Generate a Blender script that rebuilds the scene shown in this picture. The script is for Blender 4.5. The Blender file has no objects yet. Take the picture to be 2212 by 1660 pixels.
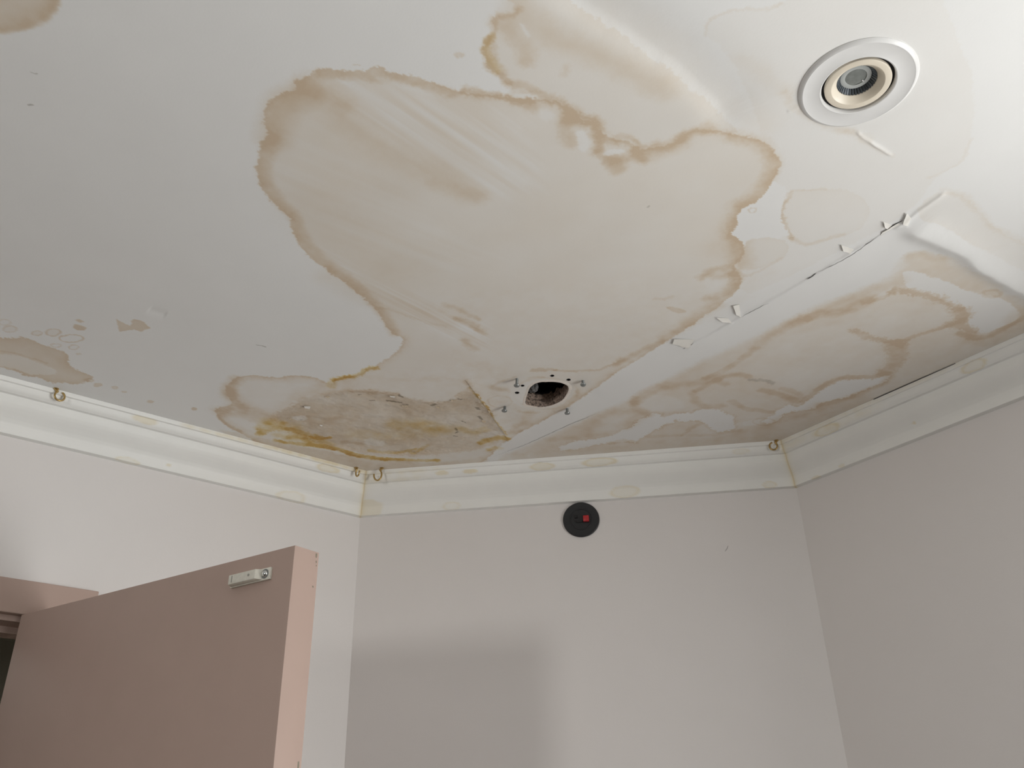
import bpy, bmesh, math
import numpy as np
from mathutils import Matrix, Vector

scn = bpy.context.scene
COL = scn.collection
PI = math.pi
R2 = math.sqrt(0.5)

# ------------------------------------------------------------------ camera
ZC = 1.57                      # eye height
H = 0.92                       # ceiling above the eye
ZT = ZC + H                    # ceiling height
FPX = 1999.563
YAW, PITCH, ROLL = 0.12003, 0.50903, -0.02362


def cam_axes():
    f = np.array([-math.sin(YAW) * math.cos(PITCH), math.cos(YAW) * math.cos(PITCH), math.sin(PITCH)])
    r = np.array([math.cos(YAW), math.sin(YAW), 0.0])
    u = np.cross(r, f)
    return math.cos(ROLL) * r + math.sin(ROLL) * u, -math.sin(ROLL) * r + math.cos(ROLL) * u, f


CR_, CU_, CF_ = cam_axes()
cam = bpy.data.objects.new('camera', bpy.data.cameras.new('camera'))
COL.objects.link(cam)
cam.data.sensor_fit = 'HORIZONTAL'
cam.data.sensor_width = 36.0
cam.data.lens = FPX / 2212 * 36.0
cam.data.clip_start = 0.02
m = Matrix.Identity(4)
for i in range(3):
    m[i][0], m[i][1], m[i][2] = CR_[i], CU_[i], -CF_[i]
m[2][3] = ZC
cam.matrix_world = m
scn.camera = cam

# ------------------------------------------------------------------ world, window light, exposure
world = bpy.data.worlds.new('world')
scn.world = world
world.use_nodes = True
wb = world.node_tree.nodes['Background']
wb.inputs[0].default_value = (0.80, 0.88, 1.0, 1)
wb.inputs[1].default_value = 0.4
vs = scn.view_settings
vs.view_transform = 'Standard'
vs.look = 'None'
vs.exposure = 0.08
vs.gamma = 1.0
vs.use_curve_mapping = False

NL = np.array([-R2, R2, 0.0])      # outward normal of the left wall
NR = np.array([R2, R2, 0.0])       # outward normal of the right wall
NB = np.array([0.0, 1.0, 0.0])     # outward normal of the short diagonal back wall
TL = np.array([R2, R2, 0.0])       # along the left wall, towards the back
TR = np.array([-R2, R2, 0.0])      # along the right wall, towards the back
CL, CRW, CB = 1.91835, 1.76169, 2.07886
DL, DR = 2.35, 2.75                # distance of the window walls behind the camera

W_RIGHT = dict(c=-0.72, w=1.55, z0=0.80, z1=1.98)    # window in the right wall, outside the picture (coordinate along TR)
W_SIDE = dict(c=1.20, w=0.85, z0=0.80, z1=2.05)     # window in the wall facing the left wall (coordinate along TL)
W_FRONT = dict(c=0.20, w=0.52, z0=1.60, z1=2.12)    # window in the wall facing the right wall (coordinate along -NL)
P_RIGHT, P_SIDE, P_FRONT = 71.0, 11.0, 39.0


def area_light(name, pos, aim, sx, sy, power, color):
    d = bpy.data.lights.new(name, 'AREA')
    d.shape = 'RECTANGLE'
    d.size, d.size_y = sx, sy
    d.energy = power
    d.color = color
    o = bpy.data.objects.new(name, d)
    COL.objects.link(o)
    o.location = pos
    z = -Vector(aim).normalized()
    x = Vector((0, 0, 1)).cross(z).normalized()
    y = z.cross(x)
    mm = Matrix((x, y, z)).transposed().to_4x4()
    mm.translation = Vector(pos)
    o.matrix_world = mm
    return o


def window_light(name, base, n, wd, power, color):
    p = base + n * 0.10
    area_light(name, (p[0], p[1], (wd['z0'] + wd['z1']) / 2), tuple(-n), wd['w'], wd['z1'] - wd['z0'], power, color)


window_light('daylight_right_window', NR * CRW + TR * W_RIGHT['c'], NR, W_RIGHT, P_RIGHT, (1.0, 0.995, 0.975))
window_light('daylight_side_window', -NL * DL + TL * W_SIDE['c'], -NL, W_SIDE, P_SIDE, (1.0, 0.995, 0.975))
window_light('daylight_front_window', -NR * DR - NL * W_FRONT['c'], -NR, W_FRONT, P_FRONT, (1.0, 0.98, 0.95))


hp = NL * (CL + 0.7) + TL * 0.0
area_light('hall_fill', (hp[0], hp[1], 2.25), (0, 0.01, -1), 0.6, 0.6, 0.9, (1.0, 0.96, 0.88))  # added fill light that lifts the hall out of black


# ------------------------------------------------------------------ helpers
def ray(x, y):
    return CF_ + CR_ * ((x - 1106) / FPX) - CU_ * ((y - 830) / FPX)


def on_plane(x, y, n, c):
    """photo point -> point of the plane n.X = c (origin at the eye, z up)"""
    d = ray(x, y)
    return d * (c / float(np.dot(n, d)))


def on_ceiling(pts):
    out = []
    for x, y in pts:
        q = on_plane(x, y, np.array([0, 0, 1.0]), H)
        out.append((q[0], q[1]))
    return np.array(out)


def metres_per_px(pts):
    q = on_ceiling([np.mean(np.array(pts, float), 0)])[0]
    return math.sqrt(q[0] ** 2 + q[1] ** 2 + H * H) / FPX


def W(v):
    return (v[0], v[1], v[2] + ZC)


def link(o, parent=None):
    COL.objects.link(o)
    if parent is not None:
        o.parent = parent
    return o


def smooth(me, angle=None):
    for q in me.polygons:
        q.use_smooth = True
    if angle is not None:
        me.set_sharp_from_angle(angle=angle)


def from_bm(name, bm, mat, parent=None, angle=0.6, shade=True):
    me = bpy.data.meshes.new(name)
    bmesh.ops.recalc_face_normals(bm, faces=bm.faces)
    bm.to_mesh(me)
    bm.free()
    if shade:
        smooth(me, angle)
    me.materials.append(mat)
    return link(bpy.data.objects.new(name, me), parent)


def tag(o, label=None, cat=None, group=None, kind=None):
    if label:
        o['label'] = label
    if cat:
        o['category'] = cat
    if group:
        o['group'] = group
    if kind:
        o['kind'] = kind
    return o


def empty(name, loc, rz=0.0):
    o = bpy.data.objects.new(name, None)
    o.empty_display_size = 0.02
    COL.objects.link(o)
    o.location = loc
    o.rotation_euler = (0, 0, rz)
    return o


def add_prism(bm, corners, z0, z1):
    """vertical prism over plan polygon corners"""
    lo = [bm.verts.new((c[0], c[1], z0)) for c in corners]
    hi = [bm.verts.new((c[0], c[1], z1)) for c in corners]
    n = len(corners)
    bm.faces.new(lo)
    bm.faces.new(hi)
    for i in range(n):
        bm.faces.new((lo[i], lo[(i + 1) % n], hi[(i + 1) % n], hi[i]))
    return lo + hi


def add_box(bm, x0, x1, y0, y1, z0, z1, M=None):
    vs_ = add_prism(bm, [(x0, y0), (x1, y0), (x1, y1), (x0, y1)], z0, z1)
    if M is not None:
        bmesh.ops.transform(bm, matrix=M, verts=vs_)
    return vs_


def add_lathe(bm, prof, n=96, M=None, close=False):
    """prof: list of (r, z)"""
    rings = []
    for r, z in prof:
        if r < 1e-6:
            rings.append([bm.verts.new((0, 0, z))])
        else:
            rings.append([bm.verts.new((r * math.cos(2 * PI * k / n), r * math.sin(2 * PI * k / n), z)) for k in range(n)])
    pairs = list(zip(rings[:-1], rings[1:]))
    if close:
        pairs.append((rings[-1], rings[0]))
    for a, b in pairs:
        for k in range(n):
            k2 = (k + 1) % n
            if len(a) == 1 and len(b) == 1:
                continue
            if len(a) == 1:
                bm.faces.new((a[0], b[k], b[k2]))
            elif len(b) == 1:
                bm.faces.new((a[k], a[k2], b[0]))
            else:
                bm.faces.new((a[k], a[k2], b[k2], b[k]))
    vv = [v for r in rings for v in r]
    if M is not None:
        bmesh.ops.transform(bm, matrix=M, verts=vv)
    return vv


def add_tube(bm, path, rad, n=14):
    """tube along path; rad may be a list"""
    P = [Vector(q) for q in path]
    if not isinstance(rad, (list, tuple)):
        rad = [rad] * len(P)
    rings = []
    up = Vector((0.31, 0.52, 0.79)).normalized()
    for i, q in enumerate(P):
        t = (P[min(i + 1, len(P) - 1)] - P[max(i - 1, 0)]).normalized()
        a = t.cross(up)
        if a.length < 1e-4:
            a = t.cross(Vector((1, 0, 0)))
        a.normalize()
        b = t.cross(a).normalized()
        up = b.cross(t) if False else up
        rings.append([bm.verts.new(q + (a * math.cos(2 * PI * k / n) + b * math.sin(2 * PI * k / n)) * rad[i]) for k in range(n)])
    for a, b in zip(rings[:-1], rings[1:]):
        for k in range(n):
            bm.faces.new((a[k], a[(k + 1) % n], b[(k + 1) % n], b[k]))
    bm.faces.new(rings[0])
    bm.faces.new(rings[-1])


def bevel(bm, w, seg=2):
    bmesh.ops.bevel(bm, geom=list(bm.edges), offset=w, segments=seg, affect='EDGES', profile=0.5, clamp_overlap=True)


# ------------------------------------------------------------------ materials
def material(name, color, rough=0.6, metal=0.0, noise=0.03, scale=60.0, bump=0.0, bump_scale=400.0, tint=None, spec=0.5, tone=None):
    mt = bpy.data.materials.new(name)
    mt.use_nodes = True
    nt = mt.node_tree
    b = nt.nodes['Principled BSDF']
    b.inputs['Roughness'].default_value = rough
    b.inputs['Metallic'].default_value = metal
    b.inputs['Specular IOR Level'].default_value = spec
    tc = nt.nodes.new('ShaderNodeTexCoord')
    nz = nt.nodes.new('ShaderNodeTexNoise')
    nz.inputs['Scale'].default_value = scale
    nz.inputs['Detail'].default_value = 5
    nt.links.new(tc.outputs['Object'], nz.inputs['Vector'])
    rp = nt.nodes.new('ShaderNodeValToRGB')
    c0 = [max(0, c * (1 - noise)) for c in color]
    c1 = [min(1, c * (1 + noise)) for c in color]
    if tone:
        c0 = list(tone)
    rp.color_ramp.elements[0].position = 0.3
    rp.color_ramp.elements[1].position = 0.7
    rp.color_ramp.elements[0].color = (*c0, 1)
    rp.color_ramp.elements[1].color = (*c1, 1)
    nt.links.new(nz.outputs['Fac'], rp.inputs['Fac'])
    out = rp.outputs['Color']
    if tint:
        at = nt.nodes.new('ShaderNodeAttribute')
        at.attribute_name = tint
        mx = nt.nodes.new('ShaderNodeMix')
        mx.data_type = 'RGBA'
        mx.blend_type = 'MULTIPLY'
        mx.inputs[0].default_value = 1.0
        nt.links.new(out, mx.inputs[6])
        nt.links.new(at.outputs['Color'], mx.inputs[7])
        out = mx.outputs[2]
    nt.links.new(out, b.inputs['Base Color'])
    if bump:
        n2 = nt.nodes.new('ShaderNodeTexNoise')
        n2.inputs['Scale'].default_value = bump_scale
        n2.inputs['Detail'].default_value = 4
        nt.links.new(tc.outputs['Object'], n2.inputs['Vector'])
        bp = nt.nodes.new('ShaderNodeBump')
        bp.inputs['Strength'].default_value = bump
        bp.inputs['Distance'].default_value = 0.002
        nt.links.new(n2.outputs['Fac'], bp.inputs['Height'])
        nt.links.new(bp.outputs['Normal'], b.inputs['Normal'])
    return mt


CEIL_C = (0.765, 0.77, 0.76)
M_ceil = material('ceiling_paint', CEIL_C, 0.65, noise=0.012, scale=9, bump=0.05, bump_scale=260, tint='stain', spec=0.3)
M_wall = material('wall_paint', (0.725, 0.70, 0.685), 0.6, noise=0.012, scale=5, bump=0.06, bump_scale=220, spec=0.3)
M_trim = material('cornice_paint', (0.82, 0.825, 0.80), 0.5, noise=0.012, scale=20, bump=0.03, bump_scale=200, tint='stain', spec=0.35)
M_pink = material('pink_gloss_paint', (0.45, 0.336, 0.288), 0.5, noise=0.015, scale=14, bump=0.03, bump_scale=160, spec=0.3)
M_wall2 = material('taupe_wall_paint', (0.13, 0.115, 0.10), 0.7)
M_floor = material('carpet', (0.12, 0.105, 0.09), 0.9, noise=0.1, scale=80)
M_hall = material('hall_wall', (0.46, 0.44, 0.38), 0.8)
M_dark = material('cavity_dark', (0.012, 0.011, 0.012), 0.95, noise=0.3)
M_lining = material('hole_edge_timber', (0.36, 0.275, 0.22), 0.9, noise=0.5, scale=210, bump=0.8, bump_scale=350, tone=(0.05, 0.04, 0.035))
M_lip = material('hole_rim_plaster', (0.76, 0.71, 0.65), 0.8, noise=0.06, scale=160)
M_flake = material('loose_paper', (0.78, 0.765, 0.72), 0.6, noise=0.02, scale=80)
M_flake_s = material('stained_flake', (0.58, 0.48, 0.35), 0.8, noise=0.3, scale=300)
M_white = material('white_plastic', (0.69, 0.69, 0.68), 0.34, noise=0.01)
M_cream = material('aged_cream_plastic', (0.70, 0.635, 0.525), 0.4, noise=0.04, scale=30)
M_black = material('black_plastic', (0.013, 0.014, 0.016), 0.5, noise=0.1)
M_black2 = material('black_rubber', (0.008, 0.008, 0.009), 0.5, noise=0.1)
M_red = material('red_plastic', (0.42, 0.022, 0.026), 0.4, noise=0.05)
M_lamp = material('lamp_reflector', (0.10, 0.115, 0.13), 0.25, metal=0.3, noise=0.2, scale=90)
M_lampring = material('lamp_ring_plastic', (0.42, 0.44, 0.43), 0.3, noise=0.03)
M_lens = material('lamp_lens', (0.20, 0.215, 0.205), 0.15, noise=0.15, scale=120)
M_brass = material('brass', (0.50, 0.36, 0.16), 0.32, metal=0.9, noise=0.15, scale=200)
M_steel = material('zinc_steel', (0.27, 0.285, 0.28), 0.42, metal=0.7, noise=0.15, scale=200)
M_chrome = material('chrome_screw', (0.75, 0.77, 0.76), 0.12, metal=1.0, noise=0.03)
M_block = material('aged_white_plastic', (0.72, 0.70, 0.62), 0.45, noise=0.06, scale=150)
M_mark = material('brown_mark', (0.22, 0.19, 0.14), 0.6)
M_frame = material('window_frame_paint', (0.8, 0.8, 0.78), 0.4)

# ------------------------------------------------------------------ numpy noise
_rng = np.random.RandomState(7)
_tab = _rng.rand(256, 256).astype(np.float32)


def vnoise(x, y, seed=0):
    xi = np.floor(x).astype(np.int64)
    yi = np.floor(y).astype(np.int64)
    fx = (x - xi).astype(np.float32)
    fy = (y - yi).astype(np.float32)
    fx = fx * fx * (3 - 2 * fx)
    fy = fy * fy * (3 - 2 * fy)
    o1, o2 = seed * 37 + 11, seed * 91 + 5
    a = _tab[(xi + o1) & 255, (yi + o2) & 255]
    b = _tab[(xi + 1 + o1) & 255, (yi + o2) & 255]
    c = _tab[(xi + o1) & 255, (yi + 1 + o2) & 255]
    d = _tab[(xi + 1 + o1) & 255, (yi + 1 + o2) & 255]
    return (a + (b - a) * fx) * (1 - fy) + (c + (d - c) * fx) * fy


def fbm(x, y, freq, octaves=4, seed=0, gain=0.5):
    s, amp, tot = 0.0, 1.0, 0.0
    for k in range(octaves):
        s = s + amp * vnoise(x * freq, y * freq, seed + k * 3)
        tot += amp
        amp *= gain
        freq *= 2.03
    return s / tot                       # about 0.5 mean


def sstep(a, b, x):
    t = np.clip((x - a) / (b - a), 0, 1)
    return t * t * (3 - 2 * t)


def chaikin(P, n=1, closed=False):
    P = np.array(P, float)
    for _ in range(n):
        Q = P if not closed else np.vstack([P, P[:1]])
        a = Q[:-1] * 0.75 + Q[1:] * 0.25
        b = Q[:-1] * 0.25 + Q[1:] * 0.75
        N = np.empty((len(a) * 2, 2))
        N[0::2], N[1::2] = a, b
        if not closed:
            N = np.vstack([P[:1], N, P[-1:]])
        P = N
    return P


def seg_dist(px, py, P, closed):
    """distance of points to polyline, and arc position of the nearest point"""
    n = len(P)
    best = np.full(px.shape, 1e9, np.float32)
    for i in range(n if closed else n - 1):
        a, b = P[i], P[(i + 1) % n]
        d = b - a
        L = float(d @ d) + 1e-12
        t = np.clip(((px - a[0]) * d[0] + (py - a[1]) * d[1]) / L, 0, 1)
        q = (px - a[0] - t * d[0]) ** 2 + (py - a[1] - t * d[1]) ** 2
        best = np.minimum(best, q)
    return np.sqrt(best)


def inside(px, py, P):
    r = np.zeros(px.shape, bool)
    n = len(P)
    for i in range(n):
        x0, y0 = P[i]
        x1, y1 = P[(i + 1) % n]
        if y0 == y1:
            continue
        c = ((y0 > py) != (y1 > py)) & (px < (x1 - x0) * (py - y0) / (y1 - y0) + x0)
        r ^= c
    return r


# ------------------------------------------------------------------ the ceiling board: grid, stains, relief
GX0, GX1, GY0, GY1, GS = -1.30, 0.94, 0.40, 2.06, 0.0016
nx, ny = int(round((GX1 - GX0) / GS)) + 1, int(round((GY1 - GY0) / GS)) + 1
gx = np.linspace(GX0, GX1, nx)
gy = np.linspace(GY0, GY1, ny)
X, Y = np.meshgrid(gx, gy)              # [row y, col x]
tan_d = np.zeros(X.shape, np.float32)   # tannin stain
och_d = np.zeros(X.shape, np.float32)   # rusty ochre
gry_d = np.zeros(X.shape, np.float32)   # grey dirt
Zr = np.zeros(X.shape, np.float32)      # relief (negative hangs down)

wx1 = (fbm(X, Y, 38, 3, 1) - 0.5)
wy1 = (fbm(X, Y, 38, 3, 21) - 0.5)
wx2 = (fbm(X, Y, 170, 3, 41, 0.6) - 0.5)
wy2 = (fbm(X, Y, 170, 3, 61, 0.6) - 0.5)
wx2 += 0.7 * (fbm(X, Y, 330, 2, 201, 0.6) - 0.5)
wy2 += 0.7 * (fbm(X, Y, 330, 2, 221, 0.6) - 0.5)
mott = fbm(X, Y, 14, 5, 81)
mott2 = fbm(X, Y, 55, 4, 101)


def window_of(P, margin):
    i0 = max(0, int((P[:, 0].min() - margin - GX0) / GS))
    i1 = min(nx, int((P[:, 0].max() + margin - GX0) / GS) + 2)
    j0 = max(0, int((P[:, 1].min() - margin - GY0) / GS))
    j1 = min(ny, int((P[:, 1].max() + margin - GY0) / GS) + 2)
    return slice(j0, j1), slice(i0, i1)


def warped(w, a1, a2):
    return X[w] + a1 * wx1[w] + a2 * wx2[w], Y[w] + a1 * wy1[w] + a2 * wy2[w]


def signed(P, w, a1, a2):
    x, y = warped(w, a1, a2)
    d = seg_dist(x, y, P, True)
    return np.where(inside(x, y, P), d, -d)


def stain(pts, fill, ring=0.0, rw=12, edge=3, a1=0.012, a2=0.006, buf=None, sm=1, mot=0.5, inner=0.0):
    """flooded patch with a tide ring on its rim; sizes in photo pixels at that distance"""
    buf = tan_d if buf is None else buf
    k = metres_per_px(pts)
    P = chaikin(on_ceiling(pts), sm, True)
    w = window_of(P, 0.02 + edge * k)
    sd = signed(P, w, a1, a2)
    cov = sstep(-edge * k * 0.5, edge * k * 0.5, sd)
    d = fill * (1 - mot + 2 * mot * mott[w]) * sstep(-edge * k * 0.5, edge * k * 0.5 + inner * k, sd)
    if ring:
        d = d + ring * np.exp(-np.clip(sd, 0, None) / (rw * k)) * cov * np.clip(0.35 + 1.35 * mott2[w], 0.2, 1.6)
    buf[w] += d.astype(np.float32)


def tide(pts, width, dens, a1=0.010, a2=0.006, buf=None, sm=1, soft=0.5, closed=False, mot=0.6):
    """a tide line of some width"""
    buf = tan_d if buf is None else buf
    k = metres_per_px(pts)
    P = chaikin(on_ceiling(pts), sm, closed)
    hw = width * k * 0.5
    w = window_of(P, 0.02 + hw * 2.2)
    x, y = warped(w, a1, a2)
    d = seg_dist(x, y, P, closed)
    prof = 1 - sstep(hw * (1 - soft), hw * (1 + soft), d)
    buf[w] += (dens * prof * np.clip(1 - mot + 2 * mot * mott2[w], 0.1, 2)).astype(np.float32)


def bare(pts, amount=1.0, edge=3, a1=0.010, a2=0.006, sm=1):
    """patch the water never reached"""
    k = metres_per_px(pts)
    P = chaikin(on_ceiling(pts), sm, True)
    w = window_of(P, 0.02 + edge * k)
    sd = signed(P, w, a1, a2)
    c = 1 - amount * sstep(-edge * k * 0.5, edge * k * 0.5, sd)
    tan_d[w] *= c
    och_d[w] *= c


def ring(cx, cy, rx, ry, dens, width=3, fill=0.0, rot=0.0):
    t = np.linspace(0, 2 * PI, 25)[:-1]
    ex, ey = rx * np.cos(t), ry * np.sin(t)
    pts = list(zip(cx + ex * math.cos(rot) - ey * math.sin(rot), cy + ex * math.sin(rot) + ey * math.cos(rot)))
    tide(pts, width, dens, 0.004, 0.004, closed=True, sm=0)
    if fill:
        stain(pts, fill, 0, 5, 2, 0.004, 0.004, sm=0)


def ridge(pts, height, left, right, sm=2, p=1.0, f0=0.12, f1=0.12, rough=0.0):
    """relief along a line: falls off over `left`/`right` metres on either side of the travel direction"""
    P = chaikin(on_ceiling(pts), sm, False)
    w = window_of(P, max(left, right) * 2.5 + 0.01)
    x, y = X[w] + 0.004 * wx1[w], Y[w] + 0.004 * wy1[w]
    best = np.full(x.shape, 1e9)
    side = np.zeros(x.shape)
    tt = np.zeros(x.shape)
    L = np.concatenate([[0], np.cumsum(np.linalg.norm(np.diff(P, axis=0), axis=1))])
    for i in range(len(P) - 1):
        a, b = P[i], P[i + 1]
        d = b - a
        l2 = float(d @ d) + 1e-12
        t = np.clip(((x - a[0]) * d[0] + (y - a[1]) * d[1]) / l2, 0, 1)
        ex, ey = x - a[0] - t * d[0], y - a[1] - t * d[1]
        q = ex * ex + ey * ey
        mk = q < best
        best = np.where(mk, q, best)
        side = np.where(mk, np.sign(d[0] * ey - d[1] * ex), side)
        tt = np.where(mk, (L[i] + t * (L[i + 1] - L[i])) / L[-1], tt)
    d = np.sqrt(best)
    s = np.where(side > 0, left, right)
    fade = sstep(0, f0, tt) * (1 - sstep(1 - f1, 1.0, tt)) * (1 - rough + 2 * rough * mott2[w])
    Zr[w] += (height * np.exp(-(d / s) ** (2 * p)) * fade).astype(np.float32)


# ---- ring in the top left corner
stain([(0, 70), (30, 69), (62, 62), (95, 48), (117, 30), (128, 8), (130, -20), (90, -60), (0, -80), (-60, -20), (-50, 60)], 0.30, 0.85, 22, 14, 0.004, 0.003, inner=4)

# ---- the big flood around the middle
BIG = [(634, 174), (641, 186), (645, 196), (620, 199), (601, 208), (580, 222), (569, 238), (567, 260), (572, 281), (580, 296), (563, 310),
       (558, 346), (552, 378), (561, 404), (583, 433), (616, 462), (628, 472), (625, 483), (634, 509), (652, 538), (684, 570), (713, 586),
       (746, 613), (782, 642), (812, 666), (823, 686), (835, 710), (852, 722), (876, 732), (868, 747), (852, 764), (835, 777), (816, 787),
       (813, 795), (795, 796), (785, 806), (768, 812), (741, 814), (723, 821), (717, 832), (704, 826), (674, 814), (648, 811), (624, 812),
       (604, 817), (574, 814), (544, 811), (517, 814), (494, 828), (487, 844), (495, 862), (502, 874), (480, 881), (460, 886), (470, 899),
       (479, 912), (500, 928), (530, 941), (600, 985), (700, 1020), (790, 1050), (1000, 1030), (1060, 985), (1098, 948), (1180, 905),
       (1255, 862), (1340, 800), (1420, 752), (1500, 700), (1560, 655), (1600, 625), (1602, 597), (1582, 581), (1606, 557), (1609, 537),
       (1596, 517), (1579, 507), (1599, 484), (1589, 470), (1606, 450), (1633, 437), (1653, 417), (1669, 393), (1682, 366), (1683, 341),
       (1664, 318), (1636, 298), (1590, 290), (1560, 286), (1530, 281), (1496, 283), (1470, 300), (1440, 315), (1404, 318), (1376, 322),
       (1352, 305), (1320, 300), (1300, 286), (1284, 262), (1256, 265), (1240, 240), (1206, 222), (1180, 212), (1112, 212), (1075, 204),
       (1046, 209), (1020, 203), (999, 199), (981, 195), (945, 183), (916, 171), (883, 162), (847, 157), (825, 148), (801, 143), (788, 158),
       (774, 148), (753, 154), (717, 147), (688, 150), (659, 169)]
stain(BIG, 0.22, 0.58, 9, 5, 0.006, 0.007, mot=0.28)
# broad dark rim on the left flank
tide([(655, 205), (612, 225), (596, 262), (592, 300)], 60, 0.42, soft=0.9, a1=0.006, a2=0.004, mot=0.3)
tide([(592, 300), (574, 345), (569, 385), (598, 432), (640, 474), (650, 512), (700, 565), (760, 610), (800, 645), (835, 690), (852, 720)], 26, 0.34, soft=0.8, a1=0.006, a2=0.004, mot=0.3)
tide([(690, 160), (740, 163), (790, 165), (850, 168), (910, 182), (980, 204)], 22, 0.30, soft=0.8)
tide([(1005, 190), (1030, 195), (1045, 208), (1090, 208), (1120, 222)], 20, 0.30, soft=0.6)
tide([(660, 180), (700, 200), (740, 225)], 45, 0.22, soft=0.9)
# faint dark bands inside
tide([(690, 205), (780, 290), (870, 345), (960, 385), (1020, 420)], 60, 0.20, soft=1.0, mot=0.3)
tide([(700, 250), (760, 330), (840, 400)], 120, 0.10, soft=1.0, mot=0.3)
tide([(940, 400), (1000, 418), (1040, 428)], 34, 0.16, soft=0.9)
tide([(700, 440), (760, 520), (850, 580)], 150, 0.13, soft=1.0, mot=0.3)
tide([(720, 600), (790, 640), (870, 665), (960, 690)], 60, 0.16, soft=1.0, mot=0.3)
# scrubbed streaks
def streaks(poly, p0, p1, amp, fa, fc, seed):
    P = on_ceiling(poly)
    a, b = on_ceiling([p0, p1])
    u = (b - a) / np.linalg.norm(b - a)
    w = window_of(P, 0.03)
    sd = signed(P, w, 0.02, 0.0)
    msk = sstep(-0.02, 0.04, sd)
    al = X[w] * u[0] + Y[w] * u[1]
    ac = -X[w] * u[1] + Y[w] * u[0]
    n = 0.6 * vnoise(al * fa + 0.3 * wx1[w], ac * fc, seed) + 0.4 * vnoise(al * fa * 2.1, ac * fc * 2.3, seed + 5)
    tan_d[w] += (msk * amp * (n - 0.56)).astype(np.float32)


streaks([(660, 190), (760, 155), (900, 185), (1150, 260), (1180, 420), (1040, 440), (860, 350), (700, 230)], (681, 198), (1035, 430), 0.42, 5, 95, 3)
streaks([(640, 500), (800, 600), (1050, 700), (1070, 780), (870, 690), (690, 570)], (840, 640), (1050, 745), 0.60, 6, 130, 9)
streaks([(580, 230), (700, 260), (900, 420), (1100, 560), (900, 620), (700, 520), (570, 380)], (600, 300), (1000, 470), 0.16, 4, 60, 15)
tide([(960, 660), (1000, 672), (1030, 690)], 14, 0.34, soft=0.9)
tide([(985, 690), (1020, 700), (1046, 722)], 14, 0.36, soft=0.9)
tide([(1000, 735), (1024, 755)], 16, 0.36, soft=0.9)
tide([(800, 660), (850, 672), (900, 690), (960, 705)], 8, 0.16, soft=0.9)
# light cream wedges along the top edge
bare([(802, 160), (840, 164), (905, 195), (940, 210), (935, 214), (890, 200), (840, 180)], 0.45, 14)
bare([(724, 168), (748, 176), (770, 186), (760, 188), (735, 178)], 0.5, 10)

# ---- upper lobe beyond the middle tide line
LOBE = [(1097, -10), (1105, 10), (1117, 23), (1103, 33), (1090, 38), (1077, 37), (1064, 31), (1066, 45), (1071, 58), (1067, 76), (1052, 77), (1041, 97),
        (1050, 124), (1053, 146), (1074, 161), (1096, 180), (1104, 198), (1150, 196), (1201, 217), (1234, 234), (1254, 258), (1284, 258), (1304, 284),
        (1334, 294), (1361, 294), (1380, 316), (1402, 306), (1435, 308), (1468, 298), (1495, 281), (1540, 281), (1600, 290), (1570, 262), (1500, 200),
        (1430, 140), (1340, 78), (1260, 28), (1215, -10)]
stain(LOBE, 0.17, 0.06, 8, 4, 0.006, 0.008, mot=0.3)
tide([(1120, 24), (1092, 39), (1068, 34), (1070, 56), (1066, 77), (1046, 95), (1052, 124), (1056, 146), (1076, 161), (1098, 180)], 14, 0.34, soft=0.8)
tide([(1062, 85), (1060, 110), (1066, 140), (1085, 158)], 22, 0.28, soft=0.8)
tide([(1062, 80), (1050, 97), (1060, 130), (1075, 155)], 16, 0.22, buf=och_d, soft=0.8)
tide([(1075, 45), (1098, 58), (1110, 80), (1135, 100), (1140, 130)], 34, 0.32, soft=0.9)
tide([(1115, 15), (1150, 50), (1200, 85), (1260, 108), (1320, 135), (1390, 165), (1440, 195)], 52, 0.26, soft=1.0, mot=0.35)
bare([(1225, -20), (1340, 72), (1430, 132), (1500, 190), (1585, 280), (1640, 280), (1560, 160), (1420, 40), (1320, -30)], 0.95, 46)
tide([(1215, 160), (1223, 145)], 14, 0.16, soft=0.9)
bare([(1110, 192), (1128, 190), (1146, 200), (1140, 205), (1112, 204)], 0.85, 6, 0.004, 0.004)
bare([(1122, 48), (1134, 55), (1148, 80), (1142, 82), (1130, 66)], 0.6, 6, 0.004, 0.004)
# the thick tide between the two lobes
tide([(1000, 197), (1040, 204), (1077, 205), (1112, 215), (1150, 218)], 16, 0.5, soft=0.7)
tide([(1120, 222), (1140, 228), (1150, 232)], 28, 0.32, soft=0.8)
tide([(1096, 184), (1130, 187), (1160, 200), (1195, 212), (1222, 230), (1238, 250)], 20, 0.40, soft=0.8)
tide([(1238, 240), (1226, 268), (1222, 290), (1236, 305)], 30, 0.42, soft=0.9)
tide([(1232, 258), (1262, 262), (1288, 264), (1296, 290), (1292, 322)], 26, 0.46, soft=0.8)
tide([(1296, 300), (1330, 303), (1360, 302), (1376, 325)], 24, 0.46, soft=0.8)
tide([(1372, 332), (1400, 316), (1440, 316), (1470, 306), (1492, 287), (1532, 279)], 28, 0.46, soft=0.8)
tide([(1290, 330), (1320, 342), (1345, 345), (1385, 345)], 22, 0.34, soft=0.9)
tide([(1322, 352), (1335, 348), (1335, 365)], 30, 0.52, soft=0.9)
tide([(1390, 338), (1440, 330), (1475, 315)], 30, 0.25, soft=1.0)
tide([(1104, 199), (1150, 200), (1201, 219), (1236, 236), (1256, 260), (1284, 260), (1304, 285), (1334, 296), (1361, 298), (1380, 318), (1402, 311), (1436, 311), (1469, 299), (1495, 282), (1540, 282), (1575, 288)], 10, 0.24, soft=1)
bare([(1246, 284), (1262, 280), (1274, 300), (1268, 330), (1252, 326), (1246, 305)], 0.75, 8, 0.004, 0.004)
bare([(1303, 331), (1325, 321), (1350, 325), (1346, 332), (1310, 338)], 0.75, 6, 0.004, 0.004)
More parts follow.
